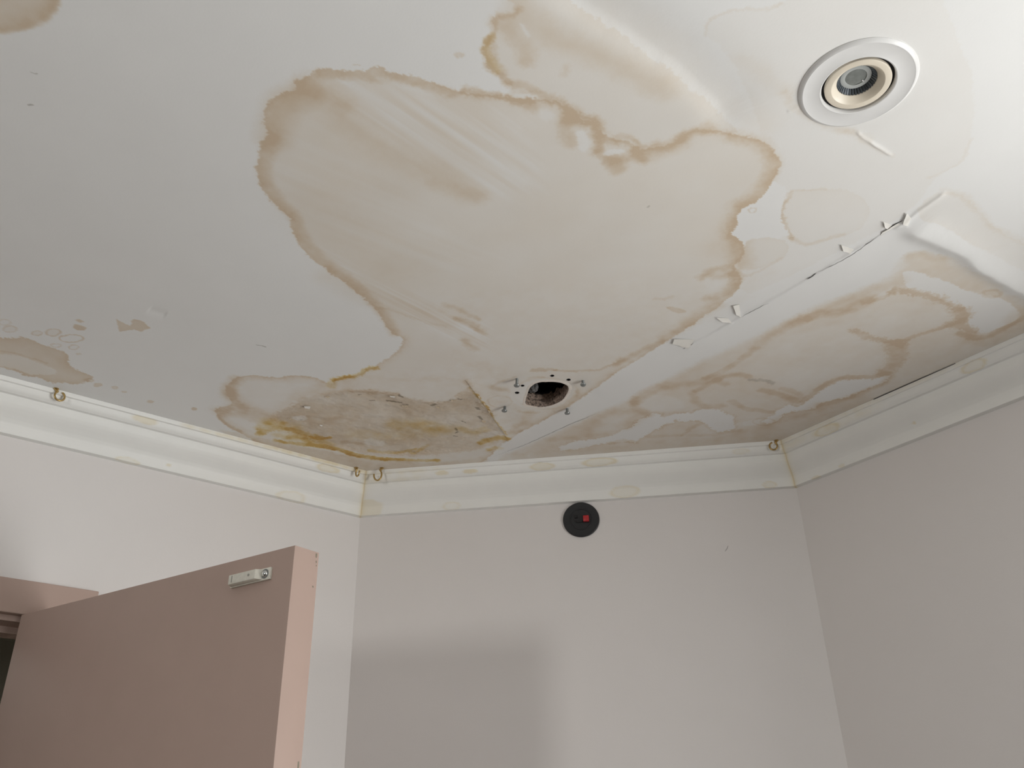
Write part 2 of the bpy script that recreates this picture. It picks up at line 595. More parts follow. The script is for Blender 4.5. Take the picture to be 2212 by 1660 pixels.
bare([(1165, 240), (1190, 236), (1205, 250), (1190, 264), (1172, 262)], 0.5, 14)
# right rim of the flood
tide([(1580, 295), (1625, 300), (1660, 325), (1672, 350), (1662, 380), (1640, 418), (1608, 440)], 30, 0.30, soft=0.95, mot=0.4)
tide([(1600, 448), (1592, 480), (1585, 510), (1596, 540), (1600, 575)], 44, 0.34, soft=0.95, mot=0.4)
tide([(1540, 545), (1575, 515), (1590, 480)], 60, 0.10, soft=1.0)
tide([(1515, 600), (1535, 585), (1565, 582), (1590, 595), (1590, 615), (1560, 640), (1530, 645)], 22, 0.42, soft=0.8)
tide([(1545, 600), (1580, 590), (1600, 600)], 20, 0.28, soft=0.9)
bare([(1523, 600), (1545, 596), (1560, 610), (1548, 632), (1522, 622)], 0.3, 12)
stain([(1437, 664), (1446, 662), (1470, 668), (1486, 674), (1470, 678), (1452, 674)], 0.35, 0.1, 4, 4, 0.003, 0.003)
tide([(1415, 645), (1440, 645), (1452, 643)], 8, 0.16, soft=0.9)

# ---- pale spots right of the flood
tide([(1545, 690), (1600, 640), (1650, 590)], 40, 0.05, soft=1)
stain([(1706, 413), (1760, 410), (1830, 406), (1880, 440), (1870, 490), (1822, 511), (1773, 521), (1740, 531), (1713, 517), (1697, 497), (1687, 477), (1689, 444), (1702, 425)],
      0.05, 0.05, 6, 4, 0.004, 0.006, mot=0.4)
tide([(1706, 418), (1691, 444), (1688, 470), (1698, 497), (1712, 514)], 9, 0.34, soft=0.8)
tide([(1712, 514), (1740, 530), (1775, 522), (1822, 508)], 10, 0.18, soft=0.9)
tide([(1706, 414), (1745, 412), (1785, 408)], 6, 0.14, soft=0.9)
stain([(1606, 540), (1616, 522), (1645, 513), (1690, 516), (1706, 532), (1700, 552), (1686, 562), (1659, 572), (1640, 580), (1600, 586), (1592, 575)], 0.07, 0.08, 5, 3, 0.004, 0.006)
tide([(1584, 586), (1612, 598), (1650, 580), (1690, 558)], 7, 0.16, soft=0.9)
ISLAND = [(1669, 393), (1686, 400), (1700, 412), (1690, 440), (1687, 478), (1704, 507), (1684, 516), (1650, 512), (1618, 519), (1608, 532), (1596, 517), (1579, 507), (1599, 484), (1589, 470),
          (1606, 450), (1633, 437), (1653, 417)]
bare(ISLAND, 0.95, 3, 0.004, 0.006, sm=0)
ring(1626, 455, 9, 5, 0.30, 3)
stain([(1527, 76), (1525, 52), (1540, 33), (1572, 23), (1622, 15), (1656, 23), (1686, 7), (1710, -20), (2030, -30), (2060, 60), (2105, 160), (2105, 245), (2098, 300),
       (2074, 356), (2040, 372), (2012, 395), (1990, 430), (1940, 475), (1800, 550), (1660, 620), (1600, 640), (1590, 560), (1560, 480), (1600, 420), (1640, 380), (1650, 330), (1640, 260), (1590, 150), (1560, 105)], 0.060, 0.0, 9, 5, 0.006, 0.006, mot=0.4)
tide([(1527, 78), (1526, 52), (1540, 34), (1572, 24), (1622, 16), (1656, 23), (1684, 8)], 7, 0.13, soft=0.8)
tide([(1600, 135), (1640, 150), (1665, 185), (1700, 200)], 34, 0.09, soft=1)
tide([(1300, 15), (1420, 90), (1510, 180), (1570, 235), (1640, 270)], 80, 0.10, soft=1.0, mot=0.3)  # soft tan band painted along the shaded flank of the sunk joint
tide([(2098, 300), (2074, 355), (2040, 371), (2007, 382)], 6, 0.09, soft=0.8)
tide([(2040, 410), (2090, 425), (2110, 450), (2125, 470), (2145, 497), (2165, 500), (2230, 530)], 14, 0.11, soft=0.9)
bare(ISLAND, 0.95, 3, 0.004, 0.006, sm=0)
ring(1626, 455, 9, 5, 0.26, 3)
stain([(2040, 410), (2095, 428), (2125, 470), (2150, 500), (2240, 535), (2240, 640), (2120, 545), (2050, 490), (1980, 475), (1985, 440)], 0.08, 0.04, 9, 4)
tide([(1690, 205), (1730, 245), (1800, 272), (1830, 285), (1880, 300)], 16, 0.16, soft=1, mot=0.9)
tide([(1830, 283), (1925, 336)], 10, 0.10, soft=1, mot=0.8)

# ---- the flooded board between the joint and the right cornice
FIELD = [(1075, 990), (1160, 955), (1300, 892), (1370, 862), (1450, 815), (1560, 762), (1640, 728), (1700, 690), (1760, 668), (1830, 640), (1900, 618), (1930, 600),
         (1960, 555), (1990, 545), (2030, 552), (2080, 575), (2120, 600), (2240, 670), (2240, 760), (1690, 1000), (1640, 1010), (1080, 1040)]
stain(FIELD, 0.33, 0.05, 14, 34, 0.012, 0.008, mot=0.55)
w_ = window_of(on_ceiling(FIELD), 0.0)
tan_d[w_] *= (0.72 + 0.56 * mott2[w_])
# still dry islands
bare([(1948, 590), (1962, 585), (1990, 590), (2021, 602), (2057, 614), (2100, 632), (2150, 640), (2196, 660), (2200, 690), (2160, 710), (2130, 722), (2105, 716), (2098, 706),
      (2088, 692), (2094, 680), (2085, 668), (2062, 660), (2041, 650), (2024, 640), (1994, 634), (1962, 629), (1952, 612)], 0.92, 4)
W1 = [(1207, 966), (1240, 953), (1264, 951), (1300, 946), (1324, 941), (1345, 930), (1362, 925), (1378, 908), (1398, 902), (1411, 893), (1428, 896), (1436, 902), (1450, 897),
      (1465, 893), (1495, 892), (1520, 884), (1538, 883), (1558, 887), (1568, 897), (1582, 898), (1588, 910), (1583, 928), (1566, 932), (1552, 935), (1534, 926), (1520, 912),
      (1500, 909), (1472, 911), (1462, 906), (1450, 915), (1434, 918), (1424, 926), (1410, 930), (1401, 938), (1384, 948), (1371, 958), (1356, 955), (1341, 955), (1310, 958),
      (1284, 962), (1250, 970), (1212, 974)]
bare(W1, 0.95, 3, 0.006, 0.012, sm=0)
W2 = [(1646, 911), (1660, 902), (1673, 898), (1680, 886), (1702, 875), (1720, 879), (1738, 874), (1752, 862), (1768, 848), (1790, 835), (1816, 823), (1850, 820), (1890, 820),
      (1912, 812), (1926, 812), (1914, 824), (1880, 838), (1850, 850), (1833, 858), (1800, 864), (1773, 872), (1764, 882), (1736, 886), (1712, 890), (1694, 895), (1676, 912), (1656, 917)]
bare(W2, 0.92, 3, 0.006, 0.012, sm=0)
bare([(1600, 912), (1630, 906), (1655, 908), (1650, 917), (1625, 922), (1602, 920)], 0.5, 4)
ring(1554, 917, 9, 4, 0.25, 4, 0.1)
for pts_ in (W1, W2):
    tide(pts_, 10, 0.26, 0.006, 0.012, closed=True, sm=0, soft=0.9, mot=0.9)
bare(W1, 0.9, 3, 0.006, 0.012, sm=0)
bare(W2, 0.9, 3, 0.006, 0.012, sm=0)
# paler floors between the tide lines
bare([(1600, 800), (1700, 735), (1790, 700), (1860, 690), (1830, 712), (1850, 730), (1905, 745), (1905, 770), (1895, 800), (1800, 812), (1740, 850), (1690, 840), (1620, 812)], 0.30, 24)
bare([(1850, 705), (1900, 668), (1960, 650), (2030, 660), (2065, 680), (2030, 700), (1940, 735), (1890, 728)], 0.28, 18)
bare([(1880, 652), (1900, 632), (1926, 622), (1930, 634), (1905, 648)], 0.4, 6)
bare([(1390, 862), (1430, 850), (1470, 865), (1480, 885), (1440, 892), (1400, 888), (1372, 875)], 0.35, 12)
# tide lines
tide([(1520, 818), (1562, 803), (1606, 772), (1632, 752)], 16.2, 0.31)
tide([(1632, 752), (1650, 735), (1679, 715), (1706, 700), (1740, 686)], 29.7, 0.31, soft=0.8)
tide([(1740, 686), (1773, 678), (1806, 678), (1833, 668), (1867, 654), (1880, 648)], 27.0, 0.45, soft=0.8)
tide([(1705, 700), (1760, 672), (1800, 655), (1850, 640), (1905, 615), (1945, 605)], 29.7, 0.14, soft=1.0)
tide([(1867, 656), (1900, 648), (1922, 636), (1932, 622)], 12.2, 0.38)
tide([(1926, 630), (1945, 632), (1964, 631), (1994, 637), (2024, 642), (2041, 651), (2061, 661), (2076, 668)], 17.6, 0.45, a2=0.014)
tide([(2066, 668), (2084, 678), (2078, 690)], 29.7, 0.47, a2=0.016)
tide([(2080, 690), (2060, 698), (2041, 705), (2001, 718), (1957, 731), (1934, 741)], 12.2, 0.41)
tide([(2050, 700), (2085, 708), (2104, 716)], 21.6, 0.45, a2=0.016)
tide([(2070, 722), (2101, 731), (2134, 728), (2161, 715), (2191, 698), (2240, 668)], 16.2, 0.43)
tide([(2090, 735), (2140, 735), (2230, 690)], 40.0, 0.16, soft=1)
tide([(1934, 741), (1907, 738), (1873, 728), (1857, 718), (1842, 715)], 16.2, 0.41, a2=0.014)
tide([(1934, 743), (1938, 762), (1934, 785), (1916, 803)], 35.1, 0.45, a2=0.016)
tide([(1935, 742), (1952, 747)], 18.9, 0.41)
tide([(1916, 805), (1890, 814), (1850, 814), (1817, 816), (1793, 825), (1766, 840), (1750, 856), (1734, 868)], 14.9, 0.43)
tide([(1925, 815), (1907, 829), (1873, 844), (1833, 860), (1800, 868), (1773, 876)], 17.6, 0.36, soft=0.8)
tide([(1773, 876), (1740, 895), (1690, 905), (1650, 925), (1600, 935)], 29.7, 0.25, soft=1)
tide([(1840, 870), (1760, 905), (1700, 930), (1640, 950)], 50.0, 0.13, soft=1)
tide([(1505, 845), (1530, 830), (1556, 815), (1590, 808), (1619, 814)], 16.2, 0.36)
tide([(1552, 824), (1570, 830)], 18.9, 0.34)
tide([(1620, 821), (1650, 822), (1668, 829)], 10.8, 0.31, buf=gry_d)
tide([(1646, 844), (1675, 850), (1700, 858), (1722, 868)], 18.9, 0.41)
tide([(1690, 840), (1715, 845), (1735, 860)], 13.5, 0.27)
tide([(1370, 870), (1410, 838), (1460, 832), (1510, 830), (1545, 815)], 27.0, 0.36, soft=0.8)
tide([(1374, 862), (1366, 872), (1380, 888), (1405, 898)], 18.9, 0.32, soft=0.8)
tide([(1500, 850), (1502, 872), (1530, 880), (1560, 878)], 18.9, 0.31, soft=0.8)
tide([(1580, 868), (1610, 885), (1640, 888), (1668, 892)], 14.9, 0.32)
tide([(1276, 930), (1290, 905), (1340, 885), (1390, 895), (1350, 920)], 35.1, 0.22, soft=1)
tide([(1190, 950), (1250, 945), (1320, 935)], 18.9, 0.23, soft=0.9)
tide([(1320, 958), (1345, 952), (1365, 956)], 13.5, 0.31)
tide([(1130, 985), (1200, 975), (1280, 970), (1380, 965), (1500, 955), (1640, 945)], 35.1, 0.09, soft=1)
tide([(1475, 940), (1490, 925), (1515, 915)], 10.8, 0.25)
tide([(1400, 945), (1470, 940), (1530, 942), (1600, 930)], 12.2, 0.20)
ring(1650, 912, 24, 8, 0.22, 4)
tide([(1965, 552), (1995, 548), (2030, 556)], 18.9, 0.23, soft=1)
ring(2143, 634, 20, 8, 0.24, 8, 0.08)
tide([(2185, 690), (2210, 668), (2240, 650)], 29.7, 0.23, soft=0.9)

# ---- yellow rings and rust in the peeling corner
tide([(723, 822), (741, 815), (768, 812), (785, 806), (797, 798), (812, 795)], 14.0, 0.75, buf=och_d, a2=0.008)
tide([(716, 834), (722, 822)], 18.6, 0.4, buf=och_d)
tide([(470, 888), (485, 896), (505, 880), (530, 895), (560, 905)], 30, 0.26, soft=1)
tide([(495, 850), (510, 870), (545, 885), (590, 905)], 24, 0.26, soft=1)
tide([(512, 822), (497, 836), (492, 850), (504, 872), (528, 886)], 30, 0.42, soft=0.8)
tide([(466, 887), (478, 892), (500, 886)], 16, 0.40, soft=0.8)
tide([(472, 900), (490, 918), (520, 934)], 9, 0.35, soft=0.8)
bare([(512, 822), (560, 822), (620, 826), (670, 830), (660, 850), (610, 870), (580, 886), (545, 872), (518, 850)], 0.45, 18)
bare([(490, 902), (520, 905), (560, 918), (560, 935), (520, 925)], 0.5, 10)
stain([(575, 905), (620, 880), (655, 860), (720, 842), (790, 842), (850, 850), (905, 868), (960, 872), (1000, 850), (1015, 835), (1060, 895), (1095, 948), (1040, 970), (940, 985),
       (820, 985), (720, 968), (640, 945)], 0.38, 0.08, 10, 16, 0.016, 0.014, mot=0.7)
tide([(740, 846), (790, 846), (850, 854)], 16, 0.34, soft=0.9)
tide([(640, 858), (690, 846), (740, 830)], 40, 0.18, soft=1)
tide([(640, 905), (690, 915), (740, 905)], 50, 0.14, soft=1)
tide([(560, 938), (568, 930), (590, 925), (620, 928), (660, 940), (690, 948)], 18.6, 0.62, buf=och_d, a2=0.010)
tide([(575, 912), (600, 920), (640, 926)], 31.0, 0.32, buf=och_d, soft=0.9)
tide([(596, 952), (625, 957), (660, 962), (690, 966)], 14.0, 0.85, buf=och_d, a2=0.008)
tide([(640, 945), (670, 953), (700, 960)], 37.2, 0.40, buf=och_d, soft=0.9)
tide([(672, 962), (705, 966), (735, 974), (765, 984), (800, 989), (830, 993)], 17.1, 1.0, buf=och_d, a2=0.008)
tide([(826, 992), (860, 994), (900, 995), (945, 996)], 12.4, 0.85, buf=och_d, a2=0.006)
tide([(700, 966), (760, 985), (820, 995), (900, 1000)], 12, 0.35, soft=0.9)
tide([(674, 948), (695, 951), (712, 948)], 10.8, 0.85, buf=och_d)
tide([(745, 958), (770, 960), (785, 965)], 14, 0.55, soft=0.9)
tide([(800, 975), (830, 979), (860, 980), (895, 972)], 10.8, 0.45, buf=och_d)
tide([(886, 972), (888, 982), (905, 975), (925, 966)], 9.3, 0.35, buf=och_d)
tide([(860, 922), (900, 920), (940, 930)], 44.0, 0.36, buf=och_d, soft=1, mot=0.4)
tide([(760, 940), (830, 945), (920, 940), (980, 930)], 36.0, 0.16, buf=och_d, soft=1, mot=0.4)
tide([(1000, 930), (1020, 938), (1045, 930)], 21.7, 0.30, buf=och_d, soft=0.9)
tide([(1040, 958), (1065, 950), (1085, 945), (1094, 948)], 17.1, 0.95, buf=och_d, a2=0.006)
tide([(1058, 972), (1072, 968), (1082, 970)], 15.5, 0.5, buf=och_d)
tide([(1014, 838), (1032, 858), (1052, 880), (1060, 895), (1078, 918), (1094, 940)], 5, 0.45, buf=och_d, a1=0.003, a2=0.006)
tide([(1008, 825), (1020, 845)], 16, 0.3, soft=0.9)
tide([(850, 822), (920, 820), (1005, 822)], 16, 0.10, soft=1, a2=0.012)
bare([(628, 905), (650, 898), (665, 908), (648, 914)], 0.6, 4)
bare([(600, 940), (618, 934), (622, 945), (604, 950)], 0.5, 4)
bare([(712, 974), (735, 975), (748, 986), (722, 984)], 0.7, 4)
bare([(780, 950), (830, 952), (840, 966), (795, 966)], 0.5, 8)
bare([(1068, 958), (1098, 955), (1120, 968), (1085, 985)], 0.6, 6)
bare([(1025, 945), (1070, 930), (1080, 940), (1040, 952)], 0.4, 6)
stain([(455, 925), (540, 940), (610, 958), (700, 975), (800, 996), (900, 1003), (1000, 995), (1060, 985), (1040, 1020), (800, 1045), (700, 1020), (560, 970)], 0.26, 0.0, 10, 12, 0.010, 0.008, mot=0.6)
tide([(560, 925), (575, 915), (610, 918)], 18, 0.42, buf=och_d, soft=0.9)
tide([(600, 940), (660, 950), (710, 962)], 22, 0.34, buf=och_d, soft=1)
stain([(590, 900), (640, 872), (700, 852), (780, 845), (850, 852), (905, 870), (960, 874), (1000, 856), (1020, 845), (1060, 895), (1090, 945), (1000, 970), (860, 982), (720, 965), (640, 945)], 0.08, 0.04, 6, 14, 0.016, 0.016, buf=gry_d, mot=0.9)
w_ = window_of(on_ceiling([(480, 830), (1100, 830), (1100, 1040), (480, 1040)]), 0.0)
tan_d[w_] *= (0.62 + 0.76 * mott2[w_])
och_d[w_] *= (0.60 + 0.80 * mott2[w_])
# dark nicks in the torn paper
for a_, b_, wd in (((799, 868), (809, 868), 3), ((836, 869), (868, 872), 5), ((870, 875), (882, 876), 3), ((931, 879), (940, 876), 6), ((990, 863), (1003, 865), 4.5),
                   ((862, 855), (868, 859), 6), ((1029, 884), (1034, 888), 6), ((1034, 903), (1040, 909), 6), ((998, 912), (1004, 915), 3), ((984, 928), (987, 933), 4),
                   ((984, 938), (989, 936), 4), ((981, 945), (988, 945), 3), ((655, 881), (660, 881), 4), ((649, 910), (652, 909), 2.5), ((774, 855), (780, 854), 3)):
    tide([a_, b_], wd, 1.0, 0.003, 0.004, buf=gry_d, sm=0, mot=0.3)
for a_ in ((1030, 851), (1034, 857), (1044, 868), (1051, 876), (1054, 884)):
    tide([a_, (a_[0] + 3, a_[1] + 3)], 5, 0.7, 0.003, 0.004, buf=och_d, sm=0)

# ---- around the open hole
tide([(1063, 838), (1078, 842), (1092, 845)], 16, 0.30, soft=0.9)
tide([(1063, 836), (1085, 825), (1112, 815)], 7, 0.25, soft=0.9)
tide([(1150, 801), (1178, 799), (1200, 800)], 11, 0.38)
tide([(1200, 801), (1230, 802), (1284, 801), (1318, 791), (1344, 778)], 9, 0.34)
tide([(1330, 790), (1344, 780), (1364, 767), (1405, 750), (1432, 738)], 16, 0.40, soft=0.9)
tide([(1334, 785), (1340, 776)], 18, 0.30, soft=0.9)
tide([(1440, 725), (1480, 702), (1515, 680), (1545, 660)], 30, 0.28, soft=1)
tide([(1120, 888), (1140, 892), (1160, 892)], 9, 0.30)
tide([(1142, 893), (1138, 912), (1120, 922)], 20, 0.36, soft=0.9)
tide([(1100, 935), (1115, 925)], 14, 0.2, soft=1)
tide([(1232, 840), (1245, 850), (1232, 865), (1205, 880)], 22, 0.22, soft=1)
tide([(1145, 818), (1160, 815), (1172, 817)], 8, 0.28, soft=0.9)
ring(1080, 868, 26, 12, 0.20, 3, 0.0)
ring(1178, 851, 70, 34, 0.14, 6)
# dry plaster disc left by the old fitting
bare([(1098, 850), (1120, 830), (1165, 822), (1215, 822), (1245, 834), (1240, 858), (1205, 880), (1150, 886), (1112, 874)], 0.55, 10)
# ---- dry tape band over the joint
bare([(1075, 992), (1098, 955), (1180, 910), (1262, 866), (1345, 806), (1432, 752), (1520, 705), (1600, 660), (1700, 610), (1800, 560), (1920, 500), (1960, 515), (1900, 556), (1800, 604),
      (1700, 660), (1600, 708), (1500, 762), (1400, 820), (1300, 886), (1180, 935)], 0.80, 18)
bare([(1964, 474), (2024, 480), (2074, 510), (2124, 537), (2240, 600), (2240, 650), (2158, 600), (2108, 572), (2101, 555), (2041, 525), (1990, 508), (1958, 498)], 0.9, 6, 0.004, 0.004)

# ---- the left stain by the cornice and its splashes
stain([(-40, 728), (20, 731), (50, 728), (84, 741), (107, 750), (134, 760), (150, 767), (144, 778), (152, 791), (167, 801), (187, 807), (204, 814), (184, 827), (164, 831), (134, 827),
       (110, 828), (90, 817), (53, 811), (20, 797), (-40, 785)], 0.55, 0.30, 10, 3, 0.008, 0.010)
bare([(-30, 764), (33, 766), (74, 781), (110, 794), (126, 804), (108, 814), (68, 810), (22, 796), (-30, 785)], 0.55, 5)
tide([(-30, 758), (20, 760), (60, 772), (100, 785)], 6, 0.2)
stain([(251, 690), (264, 697), (278, 704), (286, 701), (283, 694), (291, 689), (311, 697), (326, 709), (314, 713), (303, 717), (288, 712), (258, 717), (254, 707)], 0.72, 0.1, 5, 3, 0.003, 0.004, sm=0)
stain([(161, 693), (171, 690), (183, 696), (176, 699)], 0.7, 0, 5, 3, 0.003, 0.003, sm=0)
stain([(160, 701), (175, 704), (187, 708), (181, 714), (166, 714), (158, 708)], 0.75, 0, 5, 3, 0.003, 0.003, sm=0)
ring(155, 732, 25, 8, 0.50, 3.5)
ring(160, 751, 11, 5, 0.35, 3)
ring(122, 747, 10, 4, 0.32, 3)
ring(80, 720, 11, 5, 0.30, 3, 0.15)
ring(115, 719, 16, 8, 0.34, 4, 0.15)
ring(22, 712, 14, 7, 0.28, 4, 0.1)
ring(10, 697, 12, 6, 0.2, 4)
for cx_, cy_, rx_, ry_, f_ in ((211, 832, 9, 4, 0.5), (248, 838, 6, 3, 0.35), (269, 847, 5, 2, 0.35), (325, 868, 7, 3, 0.4), (420, 884, 6, 3, 0.55), (192, 822, 10, 4, 0.4), (170, 765, 5, 2, 0.2)):
    ring(cx_, cy_, rx_, ry_, 0.2, 3, f_)
ring(990, 118, 9, 6, 0.10, 6, 0.22)
tide([(765, 136), (775, 140)], 5, 0.3)
for a_, b_ in (((68, 157), (80, 160)), ((60, 227), (70, 226)), ((554, 745), (572, 749)), ((1400, 449), (1403, 444))):
    tide([a_, b_], 3, 0.55, 0.003, 0.003, buf=gry_d, sm=0)

# ---- fine cracks and gaps (their shaded depth is drawn as dark strips)
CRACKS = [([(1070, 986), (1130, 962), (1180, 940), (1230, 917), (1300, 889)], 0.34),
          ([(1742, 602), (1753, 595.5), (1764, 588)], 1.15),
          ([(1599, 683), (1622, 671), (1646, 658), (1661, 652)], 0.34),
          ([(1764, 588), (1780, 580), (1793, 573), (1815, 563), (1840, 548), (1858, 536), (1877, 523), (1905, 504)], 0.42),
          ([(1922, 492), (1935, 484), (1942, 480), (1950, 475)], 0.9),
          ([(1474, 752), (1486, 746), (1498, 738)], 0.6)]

# ---- relief: sunk joint, sagging joint, torn tape
ridge([(960, -190), (1120, -100), (1200, -45), (1280, 12), (1385, 78), (1458, 128), (1518, 180), (1570, 236), (1596, 285)], 0.0060, 0.024, 0.050, f0=0.3)
ridge([(1070, 975), (1180, 922), (1300, 860), (1420, 790), (1540, 728), (1660, 668), (1780, 608), (1880, 548), (1960, 500)], -0.0022, 0.030, 0.030)
ridge([(1440, 758), (1512, 735), (1600, 682), (1700, 628), (1793, 574), (1877, 523), (1945, 486)], -0.0016, 0.016, 0.003, p=0.8)
ridge([(1948, 484), (1975, 502), (2010, 514), (2050, 530), (2095, 552), (2110, 575), (2160, 600), (2240, 645), (2340, 705), (2480, 790)], -0.0085, 0.016, 0.030, p=0.85, f0=0.05, f1=0.35)
ridge([(1925, 498), (1950, 482), (1990, 450), (2035, 420), (2045, 410)], -0.0022, 0.008, 0.003, p=0.8)
# puckers in the paper along the seam
for a_, b_, h_, l_, r_ in (((1585, 696), (1540, 688), 0.0030, 0.004, 0.007), ((1602, 684), (1586, 655), 0.0034, 0.003, 0.008), ((1842, 550), (1808, 526), 0.0034, 0.004, 0.008), ((1806, 570), (1772, 566), 0.0022, 0.004, 0.006),
                           ((1922, 496), (1900, 474), 0.0036, 0.003, 0.009), ((1956, 492), (1962, 455), 0.0045, 0.004, 0.010), ((1500, 744), (1438, 736), 0.0028, 0.004, 0.012), ((1866, 534), (1852, 526), 0.002, 0.003, 0.005)):
    ridge([a_, b_], -h_ * 0.30, l_, r_ * 1.15, sm=0, p=0.7, f0=0.12, f1=0.85)
ridge([(1846, 282), (1870, 300), (1895, 316), (1928, 338)], -0.0016, 0.0022, 0.003, p=0.7, rough=0.8)
ridge([(1700, 240), (1725, 232)], -0.0008, 0.003, 0.003, p=0.7, rough=0.8)
ridge([(320, 668), (335, 673), (360, 682)], 0.0012, 0.012, 0.012)
# torn corner: rough paper surface
P_ = on_ceiling([(580, 905), (640, 872), (700, 852), (780, 842), (850, 850), (910, 870), (1000, 858), (1020, 850), (1062, 900), (1085, 945), (1000, 975), (860, 985), (740, 970), (640, 945)])
w_ = window_of(P_, 0.03)
msk_ = sstep(-0.004, 0.02, signed(P_, w_, 0.02, 0.012))
Zr[w_] += (msk_ * (0.0018 + 0.0050 * (fbm(X[w_], Y[w_], 30, 4, 131, 0.6) - 0.5) + 0.004 * np.abs(fbm(X[w_], Y[w_], 16, 3, 151) - 0.5))).astype(np.float32)
# edge of the patch board left of the hole
P_ = on_ceiling([(1006, 822), (1058, 893), (1096, 948), (1075, 985), (1300, 889), (1440, 740), (1300, 790), (1100, 800)])
w_ = window_of(P_, 0.03)
Zr[w_] -= (0.0018 * sstep(-0.001, 0.002, signed(P_, w_, 0.002, 0.003)) * sstep(0.02, 0.0, np.maximum(0, Y[w_] * 0))).astype(np.float32) * 0 + \
    (0.0016 * np.clip(1 - seg_dist(X[w_], Y[w_], on_ceiling([(1006, 822), (1058, 893), (1096, 948)]), False) / 0.03, 0, 1) * (inside(X[w_], Y[w_], P_))).astype(np.float32)

# general unevenness
Zr += (0.0016 * (fbm(X, Y, 3.2, 2, 171) - 0.5)).astype(np.float32)
edge_fade = sstep(0, 0.05, X - GX0) * sstep(0, 0.05, GX1 - X) * sstep(0, 0.05, Y - GY0)
Zr *= edge_fade.astype(np.float32)
# meet the cornice flat
dw = np.minimum(np.minimum(CL - (X * NL[0] + Y * NL[1]), CRW - (X * NR[0] + Y * NR[1])), CB - Y)
Zr *= sstep(0.066, 0.10, dw).astype(np.float32)

K_TAN = np.array([0.245, 0.440, 0.70])
K_OCH = np.array([0.28, 0.66, 1.75])
tan_d = np.clip(tan_d * 1.12, 0, 1.15)
och_d = np.clip(och_d * 0.78, 0, 1.0)
stain_rgb = np.exp(-(tan_d[..., None] * K_TAN + och_d[..., None] * K_OCH + np.clip(gry_d, 0, 2.4)[..., None] * np.array([0.75, 0.78, 0.85])))

HOLE = [(1150, 833), (1157, 828), (1169, 825.2), (1193, 824.7), (1210, 826.4), (1221, 830.5), (1227, 834), (1229, 841), (1224.5, 851.7), (1216.3, 863.4), (1204.5, 870.5),
        (1190.4, 876.4), (1169.3, 880), (1151.6, 877.5), (1135.2, 874), (1134.6, 864.6), (1140, 849.3), (1143.4, 838.8)]
DRILL = [(1192.8, 812.3, 4.9), (1228.2, 821, 5.0), (1128.6, 833.6, 4.6), (1117, 848.8, 5.2)]
LIGHT_XY, LIGHT_R = np.array([0.3524, 0.9163]), 0.0754

HP = on_ceiling(HOLE)
xs, ys = (gx[:-1] + gx[1:]) / 2, (gy[:-1] + gy[1:]) / 2
CXm, CYm = np.meshgrid(xs, ys)
keep = (CXm * NL[0] + CYm * NL[1] < CL + 0.02) & (CXm * NR[0] + CYm * NR[1] < CRW + 0.02) & (CYm < CB + 0.02)
keep &= ~inside(CXm, CYm, HP)
DP = [(on_ceiling([(a, b)])[0], r * 0.85 * metres_per_px([(a, b)])) for a, b, r in DRILL]
for c, r in DP:
    keep &= (CXm - c[0]) ** 2 + (CYm - c[1]) ** 2 > (r * 0.96) ** 2
keep &= (CXm - LIGHT_XY[0]) ** 2 + (CYm - LIGHT_XY[1]) ** 2 > 0.055 ** 2

idx = (np.arange(ny)[:, None] * nx + np.arange(nx)[None, :])
quads = np.stack([idx[:-1, :-1], idx[1:, :-1], idx[1:, 1:], idx[:-1, 1:]], -1)[keep]      # facing down
used = np.unique(quads)
remap = np.full(nx * ny, -1, np.int64)
remap[used] = np.arange(len(used))
quads = remap[quads]
V = np.stack([X.ravel()[used], Y.ravel()[used], ZT + Zr.ravel()[used]], -1)
Cc = np.concatenate([stain_rgb.reshape(-1, 3)[used], np.ones((len(used), 1))], 1)
# the rest of the ceiling, out of the photograph
BX0, BX1, BY0, BY1 = -4.3, 3.2, -4.1, 2.30
ex = [BX0, GX0, GX1, BX1]
ey = [BY0, GY0, GY1, BY1]
ev, eq = [], []
n0 = len(V)
for j in range(4):
    for i in range(4):
        ev.append((ex[i], ey[j], ZT))
for j in range(3):
    for i in range(3):
        if (i, j) != (1, 1) and j < 2:
            a = n0 + j * 4 + i
            eq.append((a, a + 4, a + 5, a + 1))
V = np.vstack([V, np.array(ev)])
Cc = np.vstack([Cc, np.ones((len(ev), 4))])
quads = np.vstack([quads, np.array(eq)])
me = bpy.data.meshes.new('ceiling')
me.vertices.add(len(V))
me.vertices.foreach_set('co', V.astype(np.float32).ravel())
nq = len(quads)
me.loops.add(nq * 4)
me.loops.foreach_set('vertex_index', quads.astype(np.int32).ravel())
me.polygons.add(nq)
me.polygons.foreach_set('loop_start', np.arange(0, nq * 4, 4, dtype=np.int32))
me.polygons.foreach_set('use_smooth', np.ones(nq, bool))
me.update(calc_edges=True)
at = me.attributes.new('stain', 'FLOAT_COLOR', 'POINT')
at.data.foreach_set('color', Cc.astype(np.float32).ravel())
me.materials.append(M_ceil)
ceiling = link(bpy.data.objects.new('ceiling', me))
tag(ceiling, 'white plasterboard ceiling with brown water stains and torn joints', 'ceiling', kind='structure')


def relief_at(x, y):
    i = int(np.clip(round((x - GX0) / GS), 0, nx - 1))
    j = int(np.clip(round((y - GY0) / GS), 0, ny - 1))
    return float(Zr[j, i])


